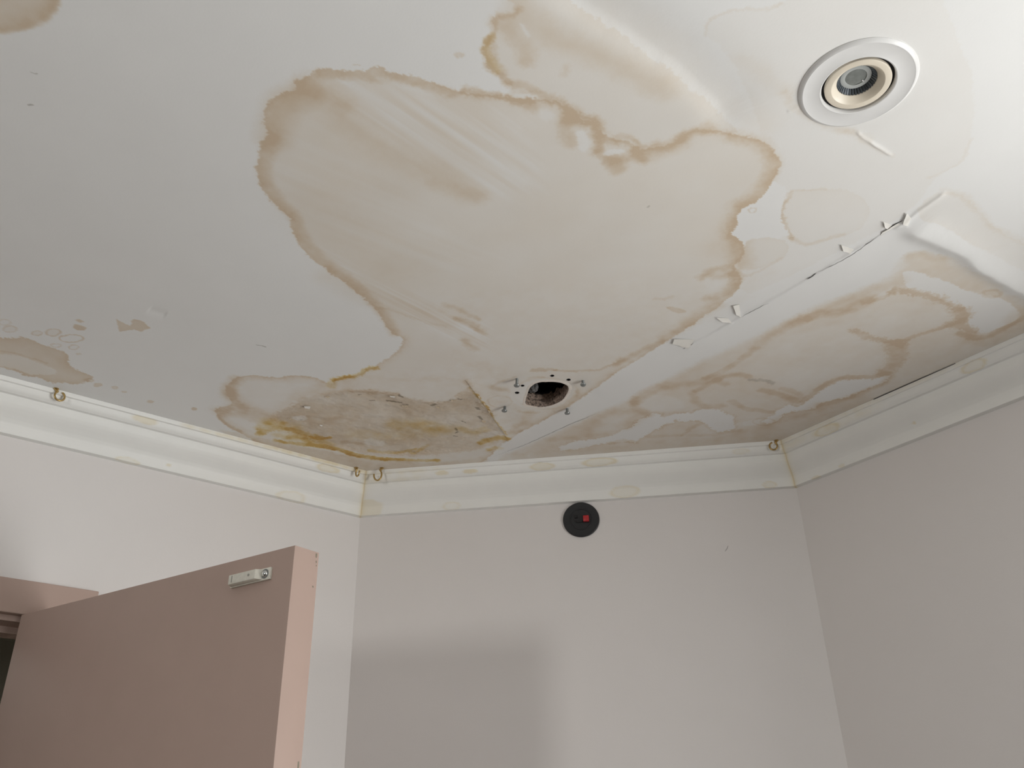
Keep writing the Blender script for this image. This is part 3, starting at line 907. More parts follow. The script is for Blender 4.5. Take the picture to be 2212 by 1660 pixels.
# ---- hole: torn rim, timber lining and the dark void above
bm = bmesh.new()
HPs = chaikin(HP, 2, True)
hc = HPs.mean(0)
rngh = np.random.RandomState(3)
nH = len(HPs)
rows = []
for z, gr in ((0.0, 1.0), (0.006, 1.01), (0.013, 1.0), (0.020, 1.03), (0.028, 1.0), (0.034, 1.04)):
    row = []
    for q in HPs:
        jit = 1 + (rngh.rand() - 0.5) * 0.05
        c = hc + (q - hc) * gr * jit
        row.append(bm.verts.new((c[0], c[1], ZT - 0.0006 + z + (rngh.rand() - 0.5) * (0.010 if z > 0.03 else 0.002 if z > 0 else 0))))
    rows.append(row)
for a, b in zip(rows[:-1], rows[1:]):
    for k in range(nH):
        bm.faces.new((a[k], b[k], b[(k + 1) % nH], a[(k + 1) % nH]))
from_bm('hole_lining', bm, M_lining, ceiling, 0.5)
bm = bmesh.new()
inn = [bm.verts.new((q[0], q[1], ZT - 0.0004)) for q in HPs]
mid = [bm.verts.new((*(hc + (q - hc) * (1.0 + 0.05 + 0.03 * rngh.rand())), ZT - 0.0009)) for q in HPs]
out_ = [bm.verts.new((*(hc + (q - hc) * (1.13 + 0.05 * rngh.rand())), ZT + 0.0003 + relief_at(*(hc + (q - hc) * 1.15)))) for q in HPs]
for a, b in ((inn, mid), (mid, out_)):
    for k in range(nH):
        bm.faces.new((a[k], a[(k + 1) % nH], b[(k + 1) % nH], b[k]))
from_bm('hole_rim', bm, M_lip, ceiling, 1.0)
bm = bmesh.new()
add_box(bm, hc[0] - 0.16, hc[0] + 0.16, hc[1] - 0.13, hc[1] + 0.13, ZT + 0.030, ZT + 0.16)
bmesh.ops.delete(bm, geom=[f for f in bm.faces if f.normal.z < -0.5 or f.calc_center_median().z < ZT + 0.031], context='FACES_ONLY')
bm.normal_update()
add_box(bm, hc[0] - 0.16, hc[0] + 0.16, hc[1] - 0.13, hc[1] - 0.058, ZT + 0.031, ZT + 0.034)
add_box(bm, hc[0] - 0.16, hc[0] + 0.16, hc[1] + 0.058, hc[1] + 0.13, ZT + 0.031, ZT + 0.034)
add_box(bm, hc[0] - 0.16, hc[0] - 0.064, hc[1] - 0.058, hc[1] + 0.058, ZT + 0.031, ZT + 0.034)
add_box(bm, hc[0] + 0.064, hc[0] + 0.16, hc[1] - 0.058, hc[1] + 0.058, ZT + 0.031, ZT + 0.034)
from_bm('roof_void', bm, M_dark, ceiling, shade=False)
# grey insulation lump inside the hole, left side
bm = bmesh.new()
lp = on_ceiling([(1153, 852)])[0]
bmesh.ops.create_icosphere(bm, subdivisions=4, radius=0.012, matrix=Matrix.Translation((lp[0] - 0.002, lp[1] + 0.012, ZT + 0.024)))
for v in bm.verts:
    v.co += Vector((1, 1, 1)) * 0.004 * (float(vnoise(np.array([v.co.x * 300]), np.array([v.co.y * 300 + v.co.z * 210]), 2)[0]) - 0.5)
from_bm('insulation_lump', bm, material('grey_fibre', (0.13, 0.13, 0.13), 0.9, noise=0.5, scale=220, bump=0.6), ceiling, 1.2)
for c, r in DP:
    bm = bmesh.new()
    add_lathe(bm, [(r * 1.12, -0.0003), (r, -0.0005), (r * 0.92, 0.006), (r * 0.9, 0.014), (0, 0.015)], 24, Matrix.Translation((c[0], c[1], ZT + relief_at(c[0], c[1]))))
    from_bm('drill_hole', bm, M_dark, ceiling, 0.5)


# ---- cracks along the joints, dark strips painted for the shade inside
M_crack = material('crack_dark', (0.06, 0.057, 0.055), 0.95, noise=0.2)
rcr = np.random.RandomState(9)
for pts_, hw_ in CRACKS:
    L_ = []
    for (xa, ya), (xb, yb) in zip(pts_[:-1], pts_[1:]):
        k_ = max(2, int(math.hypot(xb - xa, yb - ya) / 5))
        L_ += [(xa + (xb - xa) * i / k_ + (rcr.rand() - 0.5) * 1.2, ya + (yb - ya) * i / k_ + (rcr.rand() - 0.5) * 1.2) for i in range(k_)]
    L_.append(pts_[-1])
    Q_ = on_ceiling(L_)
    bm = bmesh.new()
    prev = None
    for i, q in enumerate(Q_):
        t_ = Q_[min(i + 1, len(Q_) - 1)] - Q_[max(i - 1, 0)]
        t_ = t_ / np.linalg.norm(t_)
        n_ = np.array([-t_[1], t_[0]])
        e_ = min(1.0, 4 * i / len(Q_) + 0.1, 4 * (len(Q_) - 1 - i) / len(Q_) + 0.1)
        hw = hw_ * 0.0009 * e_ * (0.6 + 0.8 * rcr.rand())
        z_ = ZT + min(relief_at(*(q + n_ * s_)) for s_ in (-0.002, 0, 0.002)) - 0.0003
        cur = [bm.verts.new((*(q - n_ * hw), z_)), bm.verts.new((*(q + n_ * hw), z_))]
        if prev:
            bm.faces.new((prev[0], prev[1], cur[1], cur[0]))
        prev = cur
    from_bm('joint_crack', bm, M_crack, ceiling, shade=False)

# ---- loose paper along the joints: torn tabs hanging from the board
def tab(name, a, b, c, d, lift, mat, curl=1.2, n=5):
    """torn tab: edge a-b still on the board, edge d-c hanging `lift` below it"""
    A, B, Cc_, D = on_ceiling([a, b, c, d])
    bm = bmesh.new()
    L = []
    for layer in (0, 1):
        g = []
        for j in range(n + 1):
            v = j / n
            row = []
            for i in range(n + 1):
                u = i / n
                q = (A * (1 - u) + B * u) * (1 - v) + (D * (1 - u) + Cc_ * u) * v
                jit = 0.0006 * (vnoise(np.array([q[0] * 400]), np.array([q[1] * 400]), 8)[0] - 0.5)
                row.append(bm.verts.new((q[0] + jit, q[1] - jit, ZT + relief_at(q[0], q[1]) - 0.0002 - lift * v ** curl - 0.0004 * layer)))
            g.append(row)
        L.append(g)
        for j in range(n):
            for i in range(n):
                bm.faces.new((g[j][i], g[j][i + 1], g[j + 1][i + 1], g[j + 1][i]))
    g, h = L
    for i in range(n):
        bm.faces.new((g[n][i], g[n][i + 1], h[n][i + 1], h[n][i]))
        bm.faces.new((g[i][0], g[i + 1][0], h[i + 1][0], h[i][0]))
        bm.faces.new((g[i][n], g[i + 1][n], h[i + 1][n], h[i][n]))
    return from_bm(name, bm, mat, ceiling, 0.7)


tab('paper_tab', (1500, 733), (1486, 750), (1452, 741), (1456, 731), 0.0023, M_flake)
tab('paper_tab', (1572, 687), (1580, 695), (1560, 693), (1547, 685), 0.0024, M_flake)
tab('paper_tab', (1597, 658), (1600, 683), (1590, 677), (1583, 659), 0.0024, M_flake)
tab('paper_tab', (1844, 539), (1836, 546), (1821, 540), (1817, 527), 0.0024, M_flake)
tab('paper_tab', (1927, 487), (1918, 496), (1911, 489), (1908, 477), 0.0026, M_flake)
tab('paper_tab', (1967, 470), (1960, 486), (1949, 480), (1958, 458), 0.0029, M_flake)
tab('paper_tab', (1944, 484), (1902, 508), (1906, 500), (1940, 480), 0.0016, M_flake)
# torn paper edge of the peeled corner
for (x_, y_, w_x, w_y, lf, mt_) in ((657, 877, 14, 6, 0.0035, M_flake), (690, 919, 7, 3, 0.002, M_flake), 
                                    (842, 855, 12, 4, 0.002, M_flake), (868, 877, 14, 4, 0.0016, M_flake_s), (974, 863, 12, 4, 0.002, M_flake_s), (942, 880, 9, 3, 0.0014, M_flake_s), (1040, 909, 10, 5, 0.002, M_flake_s),
                                    (1054, 884, 5, 6, 0.0016, M_flake_s), (1044, 868, 5, 5, 0.0016, M_flake_s), (1032, 853, 5, 5, 0.0016, M_flake_s), (702, 856, 10, 4, 0.0014, M_flake_s), (622, 905, 10, 4, 0.0012, M_flake_s)):
    tab('paper_flake', (x_ + w_x, y_ + w_y * 0.6), (x_ + w_x * 0.8, y_ + w_y * 1.5), (x_ + 2, y_ + w_y * 0.7), (x_, y_), lf, mt_, n=3)

# ------------------------------------------------------------------ walls, floor
BLx = CB - CL / R2
BRx = CRW / R2 - CB
BL = np.array([BLx, CB])
BR = np.array([BRx, CB])


def plan(nl=None, nr=None):
    """plan point from NL and NR coordinates"""
    return NL[:2] * nl + NR[:2] * nr


F_L = plan(CL, -DR)           # left wall / front wall
F_S = plan(-DL, -DR)          # front wall / side wall
S_R = plan(-DL, CRW)          # side wall / right wall
TH = 0.12


def slab(bm, a, b, n, z0, z1, th=TH):
    a, b = np.array(a[:2]), np.array(b[:2])
    o = np.array(n[:2]) * th
    add_prism(bm, [a, b, b + o, a + o], z0, z1)


S_BL = float(BL @ TL[:2])                        # along-wall coordinate of the back corner
J0, J1 = -0.350, 0.374                           # door opening along the left wall
ZJ = ZC + 0.4715                                 # underside of the head jamb


def lw(s, e=0.0):
    """plan point at along-wall coordinate s, distance e in front of the left wall"""
    return NL[:2] * (CL - e) + TL[:2] * s


bm = bmesh.new()
slab(bm, F_L, lw(J0 - 0.02), NL, 0, ZT + 0.02)
slab(bm, lw(J1 + 0.02), lw(S_BL + 0.05), NL, 0, ZT + 0.02)
slab(bm, lw(J0 - 0.02), lw(J1 + 0.02), NL, ZJ + 0.015, ZT + 0.02)
tag(from_bm('wall_left', bm, M_wall, shade=False), 'pale wall with the pink doorway on the left', 'wall', kind='structure')
bm = bmesh.new()
slab(bm, BL, BR, NB, 0, ZT + 0.02)
wall_back = from_bm('wall_back', bm, M_wall, shade=False)
tag(wall_back, 'short pale wall with the black round fitting', 'wall', kind='structure')
# scuff on the back wall
bm = bmesh.new()
row = []
for x, y, hw in ((1566, 1192, 0.4), (1569, 1188, 1.0), (1571.5, 1184, 0.9), (1573, 1179, 0.4)):
    row.append([bm.verts.new(W(on_plane(x + d_ * hw, y + d_ * hw * 0.6, NB, CB - 0.0004))) for d_ in (-1, 1)])
for a, b in zip(row[:-1], row[1:]):
    bm.faces.new((a[0], a[1], b[1], b[0]))
from_bm('scuff_mark', bm, material('scuff_grey', (0.42, 0.40, 0.39), 0.7), wall_back, shade=False)


def window_wall(name, a, b, n, c0, wd, wname, label, mat):
    """wall a-b with one opening; c0 = distance of the opening's centre from a"""
    a, b = np.array(a), np.array(b)
    t = (b - a) / np.linalg.norm(b - a)
    w, z0, z1 = wd['w'], wd['z0'], wd['z1']
    o0, o1 = a + t * (c0 - w / 2), a + t * (c0 + w / 2)
    bm = bmesh.new()
    slab(bm, a, o0, n, 0, ZT + 0.02)
    slab(bm, o1, b, n, 0, ZT + 0.02)
    slab(bm, o0, o1, n, 0, z0)
    slab(bm, o0, o1, n, z1, ZT + 0.02)
    tag(from_bm(name, bm, mat, shade=False), label, 'wall', kind='structure')
    bm = bmesh.new()
    fw = 0.045
    nn = np.array(n[:2])
    sh = nn * 0.03
    for (s0, s1, za, zb) in ((0, fw, z0, z1), (w - fw, w, z0, z1), (fw, w - fw, z0, z0 + fw), (fw, w - fw, z1 - fw, z1)):
        slab(bm, o0 + t * s0 + sh, o0 + t * s1 + sh, n, za, zb, 0.05)
    tag(from_bm(wname, bm, M_frame, shade=False), 'white window frame behind the camera', 'window', kind='structure')


BRe = BR + TR[:2] * 0.05
window_wall('wall_right', BRe, S_R, NR, float(BRe @ TR[:2]) - W_RIGHT['c'], W_RIGHT, 'window_1', 'plain pale wall on the right', M_wall)
window_wall('wall_side', F_S, S_R, -NL, W_SIDE['c'] + DR, W_SIDE, 'window_2', 'wall with a window behind the camera on the right', M_wall2)
window_wall('wall_front', F_L, F_S, -NR, CL + W_FRONT['c'], W_FRONT, 'window_3', 'wall with the small window behind the camera', M_wall2)
bm = bmesh.new()
add_prism(bm, [F_L, F_S, S_R, BR, BL], -0.05, 0.0)
tag(from_bm('floor', bm, M_floor, shade=False), 'grey carpeted floor', 'floor', kind='structure')

# dark hall beyond the doorway
bm = bmesh.new()
h0, h1 = J0 - 0.5, J1 + 0.5
dpt = 1.3
slab(bm, lw(h0, -dpt), lw(h1, -dpt), NL, 0, 2.3, 0.05)
slab(bm, lw(h0, -TH), lw(h0, -dpt), -TL, 0, 2.3, 0.05)
slab(bm, lw(h1, -TH), lw(h1, -dpt), TL, 0, 2.3, 0.05)
add_prism(bm, [lw(h0, -TH), lw(h1, -TH), lw(h1, -dpt), lw(h0, -dpt)], 2.3, 2.35)
add_prism(bm, [lw(h0, -TH), lw(h1, -TH), lw(h1, -dpt), lw(h0, -dpt)], -0.05, 0.0)
tag(from_bm('wall_hall', bm, M_hall, shade=False), 'dim hall walls seen through the doorway', 'wall', kind='structure')

# ------------------------------------------------------------------ cornice
PROF = [(0.0722, 0.0), (0.0722, 0.0015), (0.0702, 0.0078), (0.0696, 0.0084), (0.0662, 0.0088), (0.0655, 0.0096), (0.0646, 0.0140), (0.0618, 0.0195), (0.0572, 0.0232), (0.0558, 0.0240),
        (0.0555, 0.0244), (0.0488, 0.0249), (0.0480, 0.0256), (0.0477, 0.0295), (0.0468, 0.0340), (0.0450, 0.0400), (0.0405, 0.0465), (0.0345, 0.0525), (0.0280, 0.0580), (0.0215, 0.0640), (0.0165, 0.0705),
        (0.0142, 0.0770), (0.0130, 0.0830), (0.0124, 0.0890), (0.0123, 0.0908), (0.0116, 0.0915), (0.0010, 0.0922), (0.0, 0.0923)]


def densify(pr):
    out = [pr[0]]
    for a, b in zip(pr[:-1], pr[1:]):
        L = math.hypot(b[0] - a[0], b[1] - a[1])
        k = max(1, int(L / 0.0022))
        for i in range(1, k + 1):
            out.append((a[0] + (b[0] - a[0]) * i / k, a[1] + (b[1] - a[1]) * i / k))
    return out


PROFD = densify(PROF)


def inner_corner(which, o):
    if which == 'BL':
        y = CB - o
        return np.array([y - (CL - o) / R2, y])
    if which == 'BR':
        y = CB - o
        return np.array([(CRW - o) / R2 - y, y])
    if which == 'FL':
        return plan(CL - o, -DR + o)
    if which == 'SR':
        return plan(-DL + o, CRW - o)
    if which == 'FS':
        return plan(-DL + o, -DR + o)


def cornice(name, c0, c1, n, cw, blots, lines, label, dense0=1.1, step=0.005, mitre=(True, True)):
    """profile swept from corner c0 to corner c1; blots given as photo points on the slanted face"""
    A0, A1 = inner_corner(c0, 0.0), inner_corner(c1, 0.0)
    L = np.linalg.norm(A1 - A0)
    ts = [0.0, 0.002, 0.004]
    while ts[-1] < min(dense0, L - 0.004):
        ts.append(ts[-1] + step)
    if ts[-1] < L - 0.004:
        ts += [L]
    else:
        ts[-1] = L
        ts = ts[:-1] + [L - 0.004, L - 0.002, L]
    ts = np.array(ts) / L
    npz = len(PROFD)
    o = np.array([q[0] for q in PROFD])
    d = np.array([q[1] for q in PROFD])
    P0 = np.array([inner_corner(c0, a) for a in o])
    P1 = np.array([inner_corner(c1, a) for a in o])
    xy = P0[None] * (1 - ts[:, None, None]) + P1[None] * ts[:, None, None]
    V = np.concatenate([xy, np.broadcast_to(ZT - d[None, :, None], (len(ts), npz, 1))], -1)
    # stain map
    dens = np.zeros((len(ts), npz))
    u = (A1 - A0) / L
    sc = (xy @ u) - A0 @ u
    vv = np.concatenate([[0], np.cumsum(np.hypot(np.diff(o), np.diff(d)))])[None, :] + np.zeros_like(sc)
    vt = vv[0, -1]
    nn = n * 0.0942 + np.array([0, 0, 1.0]) * 0.0722
    nn = nn / np.linalg.norm(nn)
    cc = nn @ (n * cw + np.array([0, 0, H - 0.0942]))

    def sv(x, y):
        q = on_plane(x, y, nn, cc)
        off, dr = cw - q @ n, H - q[2]
        fr = np.interp(dr / 0.0942 * 0.5 + (1 - off / 0.0722) * 0.5, (d / 0.0942 * 0.5 + (1 - o / 0.0722) * 0.5), vv[0])
        return float(q[:2] @ u - A0 @ u), float(fr)
    wob = fbm(sc, vv, 60, 3, 5) - 0.5
    for (x, y, rx, ry, fill, rg_) in blots:
        s0, v0 = sv(x, y)
        s1, _ = sv(x + rx, y)
        _, v1 = sv(x, y + ry)
        a, b = max(abs(s1 - s0), 0.003), max(abs(v1 - v0), 0.003)
        r = np.sqrt(((sc - s0) / a) ** 2 + ((vv - v0) / b) ** 2) + wob * 0.45
        dens += fill * (1 - sstep(0.8, 1.05, r)) + rg_ * np.exp(-((r - 0.95) / 0.13) ** 2)
    for (s0, s1, v0, wd, dn) in lines:
        dens += dn * np.exp(-((vv - v0) / wd) ** 2) * sstep(s0, s0 + 0.05, sc) * (1 - sstep(s1 - 0.05, s1, sc)) * np.clip(0.5 + 2.2 * wob + 0.5, 0.1, 2)
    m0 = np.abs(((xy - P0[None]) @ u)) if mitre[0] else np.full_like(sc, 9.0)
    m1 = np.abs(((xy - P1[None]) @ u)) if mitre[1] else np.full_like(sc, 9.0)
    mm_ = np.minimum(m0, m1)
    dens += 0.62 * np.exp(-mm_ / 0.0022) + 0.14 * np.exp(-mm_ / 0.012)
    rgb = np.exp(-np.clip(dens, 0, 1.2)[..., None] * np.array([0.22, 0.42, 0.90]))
    nt_ = len(ts)
    idx = np.arange(nt_)[:, None] * npz + np.arange(npz)[None]
    q = np.stack([idx[:-1, :-1], idx[1:, :-1], idx[1:, 1:], idx[:-1, 1:]], -1).reshape(-1, 4)
    me = bpy.data.meshes.new(name)
    me.from_pydata([tuple(a) for a in V.reshape(-1, 3)], [], [tuple(int(k) for k in a) for a in q])
    at = me.attributes.new('stain', 'FLOAT_COLOR', 'POINT')
    at.data.foreach_set('color', np.concatenate([rgb.reshape(-1, 3), np.ones((nt_ * npz, 1))], 1).astype(np.float32).ravel())
    bmm = bmesh.new()
    bmm.from_mesh(me)
    bmesh.ops.recalc_face_normals(bmm, faces=bmm.faces)
    tst = bmm.faces[len(bmm.faces) // 2] if False else None
    bmm.faces.ensure_lookup_table()
    f = bmm.faces[npz // 2]
    inw = Vector((-n[0], -n[1], -0.6))
    if f.normal.dot(inw) < 0:
        bmesh.ops.reverse_faces(bmm, faces=bmm.faces)
    bmm.to_mesh(me)
    bmm.free()
    smooth(me, 0.45)
    me.materials.append(M_trim)
    ob = link(bpy.data.objects.new(name, me))
    tag(ob, label, 'cornice', kind='structure')
    return ob


cornice('trim_1', 'BL', 'FL', NL, CL,
        [(315, 907, 30, 8, 0.30, 0.10), (274, 993, 26, 8, 0.10, 0.22), (629, 1073, 32, 12, 0.06, 0.20), (706, 1011, 26, 9, 0.22, 0.34), (365, 1005, 5, 3, 0.3, 0.2)],
        [(0.0, 0.50, 0.005, 0.0050, 0.26), (0.0, 0.34, 0.002, 0.004, 0.22)],
        'white moulded cornice along the left wall', mitre=(True, False))
cornice('trim_2', 'BL', 'BR', NB, CB,
        [(1172, 1007, 27, 8, 0.20, 0.34), (1294, 998, 34, 9, 0.14, 0.40), (1348, 1063, 30, 10, 0.12, 0.24), (1016, 1017, 15, 5, 0.45, 0.1), (956, 1021, 15, 5, 0.35, 0.1),
         (975, 1092, 18, 7, 0.05, 0.2), (1600, 974, 20, 6, 0.10, 0.15), (1663, 1046, 16, 6, 0.12, 0.25), (800, 1098, 30, 16, 0.22, 0.0)],
        [(0.0, 0.25, 0.010, 0.006, 0.14), (0.0, 0.2, 0.03, 0.008, 0.12)],
        'white moulded cornice along the short back wall', dense0=5)
cornice('trim_3', 'BR', 'SR', NR, CRW,
        [(1786, 928, 34, 12, 0.10, 0.36), (2104, 789, 34, 14, 0.10, 0.34), (1765, 1028, 10, 5, 0.25, 0.2), (1975, 915, 5, 3, 0.4, 0.2), (1820, 1003, 8, 4, 0.2, 0.1)],
        [(0.0, 0.5, 0.004, 0.006, 0.12), (0.0, 0.3, 0.020, 0.01, 0.10)],
        'white moulded cornice along the right wall', mitre=(True, False))

# dark gap where the right cornice has dropped from the ceiling
bm = bmesh.new()
gap = [(1887, 863.6, 0.6), (1940, 840.6, 1.0), (1990, 818.8, 1.3), (2040, 796.8, 1.0), (2064, 785.6, 0.4)]
lo, hi = [], []
for x, y, hw in gap:
    q0 = on_plane(x, y - hw, np.array([0, 0, 1.0]), H - 0.0012)
    q1 = on_plane(x, y + hw, np.array([0, 0, 1.0]), H - 0.0012)
    lo.append(bm.verts.new(W(q0)))
    hi.append(bm.verts.new(W(q1)))
for k in range(len(gap) - 1):
    bm.faces.new((lo[k], lo[k + 1], hi[k + 1], hi[k]))
from_bm('shrinkage_gap', bm, M_dark, ceiling, shade=False)

# ------------------------------------------------------------------ door frame and door
bm = bmesh.new()
AW = 0.065


def frame_box(s0, s1, e0, e1, z0, z1):
    a, b, c, d = lw(s0, e0), lw(s1, e0), lw(s1, e1), lw(s0, e1)
    add_prism(bm, [a, b, c, d], z0, z1)


zh0, zh1 = ZC + 0.482, ZC + 0.546
frame_box(J0 - 0.012 - AW, J1 + 0.012 + AW, 0.0, 0.018, zh0, zh1)
frame_box(J1 + 0.012, J1 + 0.012 + AW, 0.0, 0.018, 0, zh0 - 0.0002)
frame_box(J0 - 0.012 - AW, J0 - 0.012, 0.0, 0.018, 0, zh0 - 0.0002)
bevel(bm, 0.002, 2)
frame_box(J0 - 0.02, J1 + 0.02, -TH, 0.0, ZJ, ZJ + 0.02)
frame_box(J1, J1 + 0.02, -TH, 0.0, 0, ZJ)
frame_box(J0 - 0.02, J0, -TH, 0.0, 0, ZJ)
frame_box(J0, J1, -0.085, -0.044, ZJ - 0.0125, ZJ)
frame_box(J1 - 0.0125, J1, -0.085, -0.044, 0, ZJ - 0.0125)
frame_box(J0, J0 + 0.0125, -0.085, -0.044, 0, ZJ - 0.0125)
tag(from_bm('trim_4', bm, M_pink, shade=False), 'pink painted door frame and architrave on the left wall', 'door frame', kind='structure')

D_C = np.array([-1.1149, 1.5726])
D_A = np.array([-0.4959, 1.2995])
D_B = np.array([-0.4708, 1.3405])
du = (D_A - D_C) / np.linalg.norm(D_A - D_C)
dn = np.array([-du[1], du[0]])               # away from the visible face
dt = float((D_B - D_A) @ dn)
D_D = D_C + dn * dt
ZD = ZC + 0.4806
bm = bmesh.new()
add_prism(bm, [D_C, D_A, D_B, D_D], 0.012, ZD)
bevel(bm, 0.0012, 2)
door = from_bm('door_1', bm, M_pink, angle=0.5)
tag(door, 'pink painted flush door standing open at the left', 'door', kind='structure')


def MD(u0, v0, off=0.0):
    """frame on the visible door face: x along the face to the leading edge, y up, z out of the face"""
    xx = Vector((du[0], du[1], 0))
    zz = Vector((-dn[0], -dn[1], 0))
    yy = zz.cross(xx)
    mm = Matrix((xx, yy, zz)).transposed().to_4x4()
    o = D_A + du * u0 - dn * off
    mm.translation = Vector((o[0], o[1], ZD + v0))
    return mm


# chips of bare timber on the leading edge
bm = bmesh.new()
ee = (D_B - D_A) / np.linalg.norm(D_B - D_A)
el = np.linalg.norm(D_B - D_A)
rc = np.random.RandomState(5)
for z, wdt, hgt in ((-0.006, 0.003, 0.008), (-0.016, 0.0022, 0.005), (-0.022, 0.0015, 0.003), (-0.056, 0.0025, 0.004), (-0.31, 0.003, 0.014), (-0.345, 0.002, 0.006)):
    off = el - 0.0025 - wdt if z > -0.05 else el - 0.007 if z > -0.1 else el - 0.003 - wdt
    q = D_A + ee * off
    nv = np.array([ee[1], -ee[0]])
    if nv @ du < 0:
        nv = -nv
    ring_ = []
    for k in range(8):
        a = 2 * PI * k / 8
        rr = 0.7 + 0.5 * rc.rand()
        c = q + ee * (wdt * math.cos(a) * rr * 0.6) + nv * 0.00015
        ring_.append(bm.verts.new((c[0], c[1], ZD + z + hgt * 0.5 * math.sin(a) * rr)))
    bm.faces.new(ring_)
from_bm('paint_chip', bm, M_mark, door, shade=False)

# ---- white contact block screwed to the door
root = empty('contact_block', (0, 0, 0))
tag(root, 'white plastic contact block screwed to the top of the pink door', 'door contact')
Mb = MD(0, 0, 0)
bm = bmesh.new()
add_box(bm, -0.1262, -0.0420, -0.0462, -0.0272, 0.0, 0.0042)
bevel(bm, 0.0008, 2)
bmesh.ops.transform(bm, matrix=Mb, verts=bm.verts)
from_bm('base_plate', bm, M_block, root, 0.5)
bm = bmesh.new()
# raised housing with sloped end towards the screw
bot = [(-0.1245, -0.0452), (-0.0580, -0.0452), (-0.0580, -0.0282), (-0.1245, -0.0282)]
top = [(-0.1215, -0.0440), (-0.0650, -0.0440), (-0.0650, -0.0290), (-0.1215, -0.0290)]
b_ = [bm.verts.new((x, y, 0.0038)) for x, y in bot]
t_ = [bm.verts.new((x, y, 0.0135)) for x, y in top]
bm.faces.new(b_)
bm.faces.new(t_)
for k in range(4):
    bm.faces.new((b_[k], b_[(k + 1) % 4], t_[(k + 1) % 4], t_[k]))
bevel(bm, 0.0010, 2)
bmesh.ops.transform(bm, matrix=Mb, verts=bm.verts)
house = from_bm('housing', bm, M_block, root, 0.5)
bm = bmesh.new()
add_box(bm, -0.1150, -0.1132, -0.0418, -0.0312, 0.0133, 0.0139)
bmesh.ops.transform(bm, matrix=Mb, verts=bm.verts)
M_slot_grey = material('slot_grey', (0.36, 0.35, 0.31), 0.6)  # darker grey for the moulded slot and dimple
from_bm('moulded_slot', bm, M_slot_grey, house, shade=False)
bm = bmesh.new()
add_lathe(bm, [(0.0022, 0.0132), (0.0022, 0.0138), (0, 0.0138)], 16, Matrix.Translation((-0.0785, -0.0362, 0)))
bmesh.ops.transform(bm, matrix=Mb, verts=bm.verts)
from_bm('moulded_dimple', bm, M_slot_grey, house, shade=False)
bm = bmesh.new()
add_lathe(bm, [(0.0075, 0.0040), (0.0075, 0.0047), (0.0058, 0.0049), (0.0056, 0.0044)], 32, Matrix.Translation((-0.0530, -0.0366, 0)))
bmesh.ops.transform(bm, matrix=Mb, verts=bm.verts)
from_bm('screw_seat', bm, M_steel, root, 0.4)
bm = bmesh.new()
add_lathe(bm, [(0.0055, 0.0042), (0.0054, 0.0056), (0.0042, 0.0072), (0.0022, 0.0080), (0, 0.0082)], 32, Matrix.Translation((-0.0530, -0.0366, 0)))
bmesh.ops.transform(bm, matrix=Mb, verts=bm.verts)
from_bm('screw', bm, M_chrome, root, 0.8)

# ------------------------------------------------------------------ downlight
zl = ZT + relief_at(*LIGHT_XY)
root = empty('downlight', (LIGHT_XY[0], LIGHT_XY[1], zl))
tag(root, 'round white recessed downlight with cream inner ring, switched off', 'ceiling light')
bm = bmesh.new()
add_lathe(bm, [(0.0748, 0.0015), (0.0754, 0.0004), (0.0753, -0.0010), (0.0742, -0.0022), (0.0712, -0.0042), (0.0702, -0.0044), (0.0690, -0.0040), (0.0500, -0.0036), (0.0486, -0.0040), (0.0472, -0.0036),
               (0.0461, -0.0010), (0.0459, 0.0060), (0.0459, 0.0200)], 160)
from_bm('trim_ring', bm, M_white, root, 0.5)
bm = bmesh.new()
add_lathe(bm, [(0.0461, 0.0022), (0.0300, 0.0026)], 96)  # black ring stands in for the shade in the gap round the gimbal
add_lathe(bm, [(0.0457, 0.0205), (0.0457, 0.040), (0.0, 0.040)], 64)
from_bm('can_and_gap_shade', bm, M_dark, root, 0.5)
bm = bmesh.new()
add_lathe(bm, [(0.0422, 0.0060), (0.0424, -0.0006), (0.0419, -0.0018), (0.0406, -0.0023), (0.0338, -0.0022), (0.0324, -0.0014), (0.0300, 0.0010), (0.0264, 0.0046), (0.0257, 0.0056), (0.0254, 0.0086)], 160)
from_bm('gimbal_ring', bm, M_cream, root, 0.5)
lamp = empty('lamp', (0, 0, 0))
lamp.parent = root
bm = bmesh.new()
n_ = 240
prof_ = [(0.0256, 0.0080), (0.0252, 0.0056), (0.0194, 0.0130)]
rings_ = []
for r, z in prof_:
    rings_.append([bm.verts.new((r * math.cos(2 * PI * k / n_), r * math.sin(2 * PI * k / n_), z + (0.0014 * (1 if (k // 3) % 2 else 0) if r < 0.0254 else 0))) for k in range(n_)])
for a, b in zip(rings_[:-1], rings_[1:]):
    for k in range(n_):
        bm.faces.new((a[k], a[(k + 1) % n_], b[(k + 1) % n_], b[k]))
from_bm('ribbed_reflector', bm, M_lamp, lamp, 0.4)
bm = bmesh.new()
add_lathe(bm, [(0.0199, 0.0150), (0.0197, 0.0124), (0.0170, 0.0118), (0.0138, 0.0122), (0.0136, 0.0136)], 96)
from_bm('lens_ring', bm, M_lampring, lamp, 0.5)
bm = bmesh.new()
add_lathe(bm, [(0.0138, 0.0130), (0.0100, 0.0123), (0.0050, 0.0119), (0, 0.0118)], 96)
from_bm('lens', bm, M_lens, lamp, 0.8)
bm = bmesh.new()
sa, ca = math.sin(0.9), math.cos(0.9)
add_tube(bm, [(0.0088, 0.0060, 0.0122), (0.0110, 0.0082, 0.0122)], 0.0009, 8)
from_bm('lens_clip', bm, M_white, lamp, 0.8)

